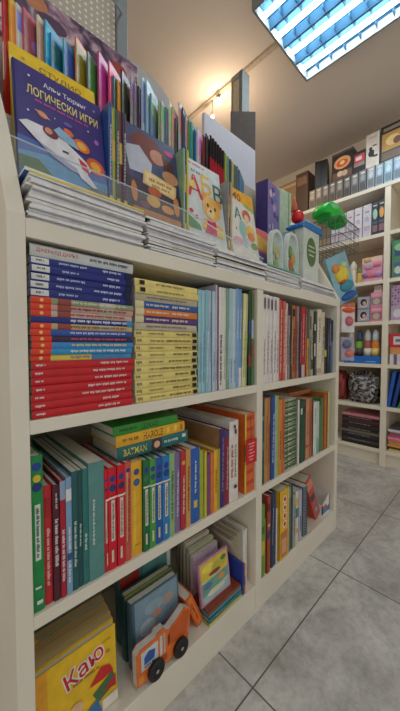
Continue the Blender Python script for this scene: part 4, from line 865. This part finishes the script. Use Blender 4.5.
# ================================================================== BEHIND THE DISPLAY
sg = empty('sign_board', 'dark brown grey board standing behind the pale lilac panel', 'board', (1.30, 1.03, 0), Matrix.Rotation(R(-42), 3, 'Z'))
q = MB(); q.box((-.068, -.008, 1.70), (.068, .008, 2.19), M((92, 82, 78), .6)); q.build('panel', sg, bevel=.002)
q = MB(); q.box((-.012, .008, .02), (.012, .03, 1.95), STEEL); q.box((-.08, -.03, 0), (.06, .10, .02), STEEL); q.build('stand', sg)
fr = empty('framed_panel', 'tall beige panel in a grey frame rising behind the dark board', 'frame', (1.45, 1.14, 0))
q = MB(); q.box((-.034, -.012, 0), (.034, .012, 2.56), M((112, 116, 114), .6)); q.box((-.034, .062, 0), (-.020, .074, 2.56), M((150, 140, 124), .5)); q.box((-.034, .012, 2.53), (-.020, .062, 2.56), M((150, 150, 146), .5)); q.box((-.05, -.04, 0), (.05, .10, .015), M((120, 120, 118), .5)); q.build('frame', fr)
q = MB(); q.box((-.030, .0125, .05), (-.024, .0615, 2.5295), M((206, 186, 156), .5)); q.build('panel', fr)

# ================================================================== WALL BOOKCASE
XW = 2.5
LEV = [.125, .455, .775, 1.10, 1.41, 1.757, 2.112]
wbk = empty('wall_bookcase', 'cream wall bookcase with rows of games and toys at the back', 'bookcase', (2.65, .65, 0))
def wpart(name, q, bevel=.002):
    o = q.build(name, wbk, bevel=bevel); o.matrix_parent_inverse = Matrix.Translation((-2.65, -.65, 0)); return o
DV = [(-.14, -.10), (.615, .655), (1.37, 1.41), (2.195, 2.235)]
for y0, y1 in DV:
    q = MB(); q.box((XW, y0, 0), (2.80, y1, 2.083), WALLSHELF); wpart('upright', q)
for i in range(3):
    a, b = DV[i][1], DV[i + 1][0]
    for zz in LEV[:-1]:
        q = MB(); q.box((XW, a, zz - .028), (2.80, b, zz), WALLSHELF); wpart('shelf', q)
    q = MB(); q.box((XW + .03, a, 0), (XW + .045, b, .0965), WALLSHELF); wpart('plinth', q)
q = MB(); q.box((XW - .004, -.14, 2.084), (2.80, 2.235, 2.112), WALLSHELF); wpart('top_board', q)
q = MB(); q.box((2.80, -.14, 0), (2.815, 2.235, 2.112), M((190, 172, 146), .6, .03)); wpart('back_panel', q)
def carton(name, label, cat, x, y, z, dx, dy, dz, c, marks=(), grp=None, parts=None, rz=0, rough=.4):
    """box with its face towards -x; marks = (y0,z0,y1,z1,colour) shares of the face, y counted from the viewer's left"""
    r = empty(name, label, cat, (x, y, z), Matrix.Rotation(R(rz), 3, 'Z') if rz else None, grp)
    q = MB(); q.box((0, -dy / 2, 0), (dx, dy / 2, dz), M(c, rough))
    if marks:
        for i, m_ in enumerate(marks):
            xo = -.0004 - .0001 * i
            if len(m_) == 5:
                a0, b0, a1, b1, cc = m_; ya, yb = dy / 2 - a0 * dy, dy / 2 - a1 * dy
                q.face([(xo, ya, b0 * dz), (xo, yb, b0 * dz), (xo, yb, b1 * dz), (xo, ya, b1 * dz)], M(cc, rough))
            else:
                _, a0, b0, ra, rb, cc = m_
                q.face([(xo, dy / 2 - (a0 + ra * math.cos(k * .3927)) * dy, (b0 + rb * math.sin(k * .3927)) * dz) for k in range(16)], M(cc, rough))
    q.build('carton', r, bevel=.0012)
    return r
# top: row of silver boxes with black edges
y = 1.245; gcol = [(176, 156, 130), (160, 142, 122), (136, 124, 112), (120, 112, 106), (128, 122, 116), (108, 104, 102), (128, 128, 128), (120, 124, 130), (166, 172, 180), (150, 176, 196), (160, 196, 216), (150, 180, 206), (150, 160, 170), (150, 150, 150)]  # paler, bluer boxes towards the right have the cool shine put into their colour
for i, c in enumerate(gcol):
    dk = tuple(int(v * .72) for v in c)
    carton('game_box', 'silver grey game box with black edge, %s from left on top of the wall bookcase' % ORD[i], 'box', XW + .012 + random.uniform(0, .006), y - .029, 2.1125, .19, .0572, .165 + random.uniform(-.003, .002), c,
           [(.88, 0, 1, 1, BLK), (.1, .1, .8, .45, dk), ('o', .45, .66, .25, .16, tuple(min(255, v + 36) for v in c)), (.2, .84, .7, .92, (226, 222, 210))], 'silver grey game boxes on the wall bookcase'); y -= .058
zt = 2.1125 + .168
carton('game_box', 'brown cardboard box, leftmost on top of the wall bookcase', 'box', XW + .03, 1.50, 2.1125, .22, .24, .33, (170, 130, 90), [(.0, .86, 1, .93, (206, 180, 140))])
carton('game_box', 'dark brown flat box beside the leftmost cardboard box', 'box', XW + .02, 1.32, 2.1125, .2, .115, .36, (96, 70, 56), [(.1, .7, .9, .9, (150, 110, 80))])
carton('game_box', 'black box angled on the left end of the silver boxes', 'box', XW + .03, 1.15, zt, .13, .10, .23, (28, 26, 28), [(.05, .1, .4, .9, (50, 44, 44))], rz=16)
carton('game_box', 'black game box with orange round emblem above the silver boxes', 'box', XW + .03, .975, zt, .12, .165, .225, (44, 38, 40), [(.04, .04, .96, .30, (110, 80, 70)), ('o', .5, .60, .40, .22, (232, 170, 110)), ('o', .5, .58, .28, .13, (220, 90, 50)), ('o', .5, .60, .12, .07, (250, 214, 150)), ('o', .4, .22, .14, .10, (226, 196, 170)), ('o', .62, .2, .14, .10, (206, 180, 150)), (.0, .92, 1, 1, (90, 90, 92))])
carton('game_box', 'small black and red box between the emblem box and white box', 'box', XW + .03, .845, zt, .12, .088, .165, (44, 36, 40), [(.08, .5, .92, .85, (206, 70, 84)), (.08, .3, .92, .48, (160, 140, 130)), (.2, .58, .7, .75, (240, 210, 210))])
carton('game_box', 'white game box with black curled shape above the silver boxes', 'box', XW + .03, .752, zt, .12, .092, .255, (226, 216, 204), [('o', .40, .42, .22, .10, (30, 28, 30)), ('o', .36, .55, .12, .06, (30, 28, 30)), (.44, .30, .62, .5, (30, 28, 30)), (.6, .28, .88, .34, (30, 28, 30)), (.5, .6, .8, .64, (60, 56, 56)), (.2, .86, .8, .9, (200, 180, 160))])
carton('game_box', 'black and gold game box, tallest at the right end of the top', 'box', XW + .03, .61, zt, .12, .175, .262, (40, 36, 34), [(.05, .3, .92, .78, (196, 150, 70)), ('o', .45, .55, .26, .14, (232, 200, 130)), ('o', .6, .5, .14, .1, (120, 70, 50)), (.05, .06, .92, .26, (110, 84, 60)), (.1, .84, .9, .93, (150, 140, 130))])
# upper wall shelf
y = 1.055
for i, (w, c) in enumerate(((.06, (206, 200, 206)), (.06, (214, 206, 214)), (.061, (214, 206, 212)), (.061, (222, 216, 222)), (.066, (214, 208, 218)))):
    carton('game_box', 'white and lilac boxed set, %s from left on the upper wall shelf' % ORD[i], 'box', XW + .02, y - w / 2, LEV[5] + .0005, .18, w - .002, .235 + .003 * i, c, [(.02, 0, .10, 1, (110, 100, 116)), (.2, .2, .85, .34, (196, 176, 196)), ('o', .55, .55, .25, .08, (190, 180, 206)), (.3, .75, .8, .8, (160, 150, 170))], 'white and lilac boxed sets'); y -= w
for i, (nm, cc) in enumerate((('mint', (160, 210, 186)), ('orange', (236, 170, 80)))):
    carton('game_box', 'dark blue box with %s rounded shape beside the white lilac sets' % nm, 'box', XW + .02, .7225 - .044 * i, LEV[5] + .0005, .18, .042, .245 + .006 * i, (54, 58, 74), [('o', .5, .64, .36, .16, cc), (.1, .1, .9, .3, (150, 110, 120)), (.1, .34, .9, .42, (86, 96, 110)), (.2, .88, .8, .92, (206, 206, 206))], 'dark blue boxes on the upper wall shelf')
# third shelf down: pink package and small cream tubs
pk = carton('toy_package', 'pink bagged doll package on the wall shelf', 'package', XW + .02, .735, LEV[4] + .0005, .12, .14, .185, (230, 160, 190), [(.0, .75, 1, 1, (236, 206, 190))])
q = MB()
for (dy, dz, r_, c) in ((.02, .12, .036, (206, 170, 196)), (-.03, .13, .03, (240, 150, 170)), (.0, .06, .04, (226, 130, 160)), (-.045, .05, .028, (190, 150, 206)), (.045, .05, .026, (150, 110, 150)), (.03, .165, .025, (226, 190, 120))): q.ball((-.004, dy, dz), (.014, r_, r_ * .8), M(c, .3))
q.build('contents', pk, smooth=True)
for i, (dy, c, h) in enumerate(((.95, (230, 214, 160), .15), (.885, (226, 206, 190), .19), (.83, (214, 190, 96), .13))):
    t = empty('toy_tub', '%s toy tub left of the pink bagged package, %s from left' % (('cream', 'pale pink', 'yellow')[i], ORD[i]), 'toy tub', (XW + .07, dy, LEV[4] + .0005), group='toy tubs on the wall shelf')
    q = MB(); q.lathe([(.024, 0), (.027, .01), (.027, h * .6), (.024, h * .66)], M(c, .4)); q.build('tub', t, smooth=True)
    q = MB(); q.lathe([(.026, h * .66), (.027, h * .68), (.024, h * .82), (.012, h * .95), (.004, h)], M(((200, 150, 90), (226, 220, 200), (120, 150, 80))[i], .4)); q.build('lid', t, smooth=True)
# fourth shelf: stacked mini boxes
for j in range(2):
    carton('mini_box', 'grey mini box with dark round picture, %s one of the stacked pair' % ('lower', 'upper')[j], 'box', XW + .02, .79, LEV[3] + .0005 + .099 * j, .08, .086, .098, (166, 176, 186), [('o', .5, .5, .34, .36, (226, 206, 206)), ('o', .5, .56, .28, .28, (60, 36, 50)), ('o', .56, .48, .14, .16, (226, 180, 170)), (.04, .02, .96, .10, (110, 120, 140))], 'stacked mini boxes')
    carton('toy_box', 'pink toy box with picture panel, %s one of the stacked pair' % ('lower', 'upper')[j], 'box', XW + .02, .70, LEV[3] + .0005 + .112 * j, .09, .084, .111, ((226, 130, 160), (214, 150, 170))[j], [(.08, .14, .92, .6, (150, 120, 130)), ('o', .5, .36, .3, .2, (206, 190, 170)), (.1, .7, .9, .92, (240, 170, 190))], 'stacked pink toy boxes')
carton('toy_box', 'small pale pink box on top of the stacked pink toy boxes', 'box', XW + .03, .695, LEV[3] + .225, .06, .05, .05, (230, 196, 200), [(.1, .2, .9, .7, (206, 170, 176))])
carton('toy_box', 'dull orange box left of the stacked grey mini boxes', 'box', XW + .02, .91, LEV[3] + .0005, .09, .11, .16, (200, 120, 90), [(.1, .1, .9, .5, (220, 200, 190))])
# fifth shelf: blue tray of bottles
tr = empty('display_tray', 'blue display tray holding four bubble bottles on the wall shelf', 'tray', (XW + .01, .795, LEV[2] + .0005))
q = MB(); BL = M((30, 116, 206), .4)
q.box((0, -.133, 0), (.10, .133, .004), BL); q.box((0, -.133, .004), (.003, .133, .058), BL); q.box((.097, -.133, .004), (.10, .133, .058), BL); q.box((.003, -.133, .004), (.097, -.130, .058), BL); q.box((.003, .130, .004), (.097, .133, .058), BL); q.build('tray', tr)
q = MB(); q.mesh([(-.0005, .07 + .018 * math.cos(a * .5236), .03 + .014 * math.sin(a * .5236)) for a in range(12)], [tuple(range(12))], M((210, 226, 240))); q.mesh([(-.0005, -.03, .012), (-.0005, -.10, .012), (-.0005, -.10, .018), (-.0005, -.03, .018)], [(0, 1, 2, 3)], M((150, 200, 236))); q.build('emblem', tr)
for i, (dy, cb, cc) in enumerate(((.885, (206, 150, 110), (200, 190, 190)), (.825, (120, 176, 60), (60, 80, 110)), (.765, (176, 90, 80), (206, 206, 212)), (.71, (232, 140, 50), (206, 216, 222)))):
    b_ = empty('bottle', 'bubble bottle with %s body, %s from left in the blue tray' % (('tan', 'green', 'dull red', 'orange')[i], ORD[i]), 'bottle', (XW + .055, dy, LEV[2] + .0055), group='bubble bottles in the blue tray')
    q = MB(); q.lathe([(.022, 0), (.027, .006), (.027, .15), (.022, .165), (.014, .172)], M(cb, .3)); q.build('body', b_, smooth=True)
    q = MB(); q.lathe([(.019, .172), (.022, .18), (.022, .225), (.016, .245), (.006, .262)], M(cc, .25)); q.build('cap', b_, smooth=True)
    q = MB(); q.lathe([(.0275, .05), (.0275, .115)], M(((226, 206, 180), (70, 60, 70), (226, 220, 210), (240, 206, 120))[i], .4)); q.build('label', b_, smooth=True)
# sixth shelf: crumpled plastic wrapped bundle
def lumpy(name, label, cat, loc, r, mats, seed, grp=None):
    rnd = random.Random(seed); t = empty(name, label, cat, loc, group=grp)
    q = MB(); seg, rings = 26, 16; vs = []; fs = []
    for i in range(rings + 1):
        th = math.pi * i / rings
        for k in range(seg):
            a = 6.28318 * k / seg; d = 1 + .10 * math.sin(3 * a + 2 * th + seed) + .08 * math.sin(5 * a - 4 * th) + rnd.uniform(-.07, .07)
            sx, sy_, sz = (math.copysign(abs(math.sin(th)) ** .6, 1)), 0, math.cos(th)
            ca, sa = math.copysign(abs(math.cos(a)) ** .7, math.cos(a)), math.copysign(abs(math.sin(a)) ** .7, math.sin(a))
            vs.append((r[0] * d * sx * ca, r[1] * min(1.04, d) * sx * sa, max(0, r[2] + r[2] * d * -math.copysign(abs(sz) ** .75, sz))))
    for i in range(rings):
        for k in range(seg): fs.append((i * seg + k, i * seg + (k + 1) % seg, (i + 1) * seg + (k + 1) % seg, (i + 1) * seg + k))
    q.mesh(vs, fs, mats); q.build('wrap', t, smooth=True); return t
def film():
    m = bpy.data.materials.new('crumpled_film'); m.use_nodes = True; nt = m.node_tree; L = nt.links.new; b = nt.nodes['Principled BSDF']
    tc = nt.nodes.new('ShaderNodeTexCoord'); n = nt.nodes.new('ShaderNodeTexNoise'); n.inputs['Scale'].default_value = 22; n.inputs['Detail'].default_value = 4; n.inputs['Distortion'].default_value = 2
    r = nt.nodes.new('ShaderNodeValToRGB'); r.color_ramp.elements[0].position = .42; r.color_ramp.elements[1].position = .62; r.color_ramp.elements[0].color = (.012, .011, .013, 1); r.color_ramp.elements[1].color = (*srgb((176, 172, 172)), 1)
    bp = nt.nodes.new('ShaderNodeBump'); bp.inputs['Strength'].default_value = .6
    L(tc.outputs['Object'], n.inputs['Vector']); L(n.outputs['Fac'], r.inputs['Fac']); L(r.outputs['Color'], b.inputs['Base Color']); L(n.outputs['Fac'], bp.inputs['Height']); L(bp.outputs[0], b.inputs['Normal']); b.inputs['Roughness'].default_value = .22
    return m
FILM = film()
lumpy('wrapped_bundle', 'black and silver plastic wrapped bundle filling the lower wall shelf', 'bundle', (XW + .10, .797, LEV[1] + .0005), (.08, .118, .121), FILM, 2)
lumpy('wrapped_bundle', 'red and black wrapped bundle left of the silver one', 'bundle', (XW + .13, .99, LEV[1] + .0005), (.08, .06, .115), M((150, 60, 56), .3, .3, 20), 5)
# bottom shelf: stack of dark magazines
z = LEV[0] + .0005
for i, (nm, c) in enumerate((('black', (26, 24, 26)), ('dark grey', (60, 58, 60)), ('black', (34, 30, 32)), ('charcoal', (50, 46, 50)), ('olive grey', (120, 112, 96)), ('black', (30, 28, 30)), ('dark plum', (60, 36, 46)), ('black', (24, 22, 24)), ('maroon', (84, 36, 44)), ('black', (30, 26, 30)), ('pink', (206, 130, 140)))):
    w = .0215; k = 10 - i
    r_ = book('magazine', '%s glossy book in the dark stack on bottom wall shelf, %s from top' % (nm, ORD[k]), w, .275, .2, c, soft=True, cat='magazine', group='dark stack on the bottom wall shelf', pages=M((90, 86, 84), .6, .2, 60), feats=[sc((150, 140, 136), .2, .8, .4)] if i % 2 else [],
         loc=(XW + .015 + random.uniform(0, .006), .935 + random.uniform(0, .004), z), rot=Matrix.Rotation(R(-90), 3, 'Z') @ LIE, seed=i); z += w + .0006
# right bay
carton('game_box', 'green and blue box on the right bay of the wall bookcase, lower of two', 'box', XW + .02, .525, LEV[4] + .0005, .15, .16, .14, (96, 140, 110), [(.1, .1, .6, .8, (70, 110, 150)), ('o', .25, .4, .15, .2, (206, 220, 200)), (.3, .5, .9, .9, (60, 130, 90))])
carton('game_box', 'green patterned box on the right bay of the wall bookcase, upper of two', 'box', XW + .02, .53, LEV[4] + .1415, .15, .15, .13, (80, 150, 110), [(.1, .1, .5, .6, (60, 90, 120)), ('o', .3, .6, .2, .2, (150, 200, 150))])
cbx = carton('craft_box', 'pink and purple checked box in the right wall bay', 'box', XW + .02, .53, LEV[3] + .0005, .12, .15, .255, (196, 170, 196), [(a / 8 + .02, b / 12 + .01, a / 8 + .10, b / 12 + .07, ((150, 110, 150), (214, 140, 170), (110, 96, 140))[(a + b) % 3]) for a in range(8) for b in range(5, 12)] + [('o', .3, .2, .2, .12, (226, 220, 226)), (.6, .1, .9, .35, (120, 110, 150))])
carton('game_box', 'red and white box standing on the striped box, right wall bay', 'box', XW + .02, .545, LEV[2] + .1285, .12, .13, .10, (206, 50, 60), [(.2, .2, .95, .8, (226, 222, 222)), (.3, .4, .8, .6, (110, 120, 150))])
carton('game_box', 'white and purple striped box at the bottom, right wall bay', 'box', XW + .02, .53, LEV[2] + .0005, .12, .15, .127, (222, 200, 150), [(.0, .0, .14, .6, (226, 220, 226)), (.18, 0, .3, .6, (110, 90, 150)), (.34, 0, .48, .6, (226, 220, 226)), (.52, 0, .64, .6, (90, 80, 140)), (.68, 0, .84, .6, (226, 220, 226)), (.0, .62, 1, 1, (226, 150, 90))])
# leaning folders
yy = .598
for i, (nm, c, tl, h) in enumerate((('blue', (36, 96, 190), 8, .27), ('dark blue', (30, 70, 140), 10, .26), ('green', (30, 160, 96), 17, .235), ('red', (206, 40, 56), 26, .20))):
    book('folder', '%s folder leaning in the right bay of the wall bookcase' % nm, .022, h, .2, c, loc=(XW + .02, yy - .0, LEV[1] + .0005), rot=Matrix.Rotation(R(-90), 3, 'Z') @ TILT(tl) , group='folders leaning in the right wall bay', cat='folder', seed=i) ; yy -= (.034, .037, .046, .05)[i]
z = LEV[0] + .0005
for i, (nm, c) in enumerate((('yellow', (226, 206, 120)), ('dark grey', (80, 74, 76)), ('orange', (230, 160, 80)), ('yellow', (236, 206, 96)), ('pink', (226, 110, 130)), ('pale pink', (232, 170, 180)), ('magenta', (206, 70, 110)), ('grey', (150, 146, 146)), ('white', (222, 216, 214)), ('dark', (70, 66, 70)))):
    book('notebook', '%s pad in the colourful pile at the right wall bay, %s from top' % (nm, ORD[9 - i]), .018, .22, .2, c, soft=True, cat='notebook', group='colourful pile in the right wall bay', loc=(XW + .005 + random.uniform(0, .02), .60 + random.uniform(-.006, .006), z), rot=Matrix.Rotation(R(-90), 3, 'Z') @ LIE, seed=i); z += .0186

# ================================================================== CEILING LAMP AND RAIL
LW = .297
FRM = M((136, 140, 142), .4); REF = M((24, 68, 94), .85, .03, 8, .0)
TUBE = Memit('lit_tube', (.80, .93, 1.0), TUBE_POWER)
pit = 2 * (LW - .012) / 4
def lamp(label, x, y):
    lm = empty('ceiling_lamp', label, 'lamp', (x, y, 2.6995), group='square ceiling lamps')
    q = MB()
    q.box((-LW, -LW, -.055), (-LW + .012, LW, 0), FRM); q.box((LW - .012, -LW, -.055), (LW, LW, 0), FRM); q.box((-LW + .012, -LW, -.055), (LW - .012, -LW + .012, 0), FRM); q.box((-LW + .012, LW - .012, -.055), (LW - .012, LW, 0), FRM); q.build('frame', lm, bevel=.001)
    q = MB(); q.box((-LW + .012, -LW + .012, -.006), (LW - .012, LW - .012, -.0005), REF); q.build('reflector', lm)
    for i in range(4):
        xc = -LW + .012 + pit * (i + .5)
        q = MB(); q.tube([(xc, -LW + .02, -.034), (xc, LW - .02, -.034)], .0115, TUBE, 12); q.build('tube', lm, smooth=True)
    q = MB()
    for i in range(5):
        xc = -LW + .012 + pit * i; xa = max(xc, -LW + .014); xa = min(xa, LW - .014)
        if 0 < i < 4: q.prism([(xc - .004, -.052), (xc + .004, -.052), (xc + .020, -.007), (xc - .020, -.007)], 'y', -LW + .0125, LW - .0125, REF)
    for j in range(1, 7):
        yc = -LW + .012 + (2 * LW - .024) * j / 7
        for i in range(4):
            xa = -LW + .012 + pit * i + .020; xb = xa + pit - .040
            for (pa, pb) in ((xa - .012, xa + .026), (xb - .026, xb + .012)): q.prism([(pa, -.050), (pb, -.050), (pb, -.012), (pa, -.012)], 'y', yc - .0012, yc + .0012, REF)
    q.build('louvre', lm)

lamp('square ceiling lamp with four bright tubes and blue tinted louvres', 1.572, .66)
lamp('added square ceiling lamp behind the viewer, unseen, lighting the shelves from above', .30, -.80)  # added out of view so light falls on the shelves from above
tk_ = empty('track_rail', 'thin white lamp rail running along the ceiling', 'rail', (1.556, 1.7, 2.6995))
q = MB(); q.box((-.014, -.74, -.018), (.014, .95, 0), M((206, 190, 166), .5)); q.build('rail', tk_)
BULB = Memit('warm_bulb', (1.0, .80, .50), BULB_POWER)
for i, (yy, drop, r) in enumerate(((1.45, .02, .021), (1.51, .10, .011))):
    sp_ = empty('spot_lamp', ('large warm bulb glowing on the ceiling rail', 'small warm bulb hanging below the large one')[i], 'lamp', (1.556, yy, 2.681), group='spot lamps on the rail')
    q = MB(); q.tube([(0, 0, 0), (0, 0, -drop)], .004, FRM, 8); q.lathe([(.008, -drop + .012), (.012, -drop), (.014, -drop - .006)], FRM); q.build('socket', sp_, smooth=True)
    q = MB(); q.ball((0, 0, -drop - .006 - r * .9), r, BULB); q.build('bulb', sp_, smooth=True)
    l = bpy.data.lights.new('bulb_light', 'POINT'); l.energy = (1.9, .5)[i]; l.color = (1, .74, .50); l.shadow_soft_size = .02
    lo = bpy.data.objects.new('bulb_light', l); COL.objects.link(lo); lo.parent = sp_; lo.location = (0, 0, -drop - .16 - r)
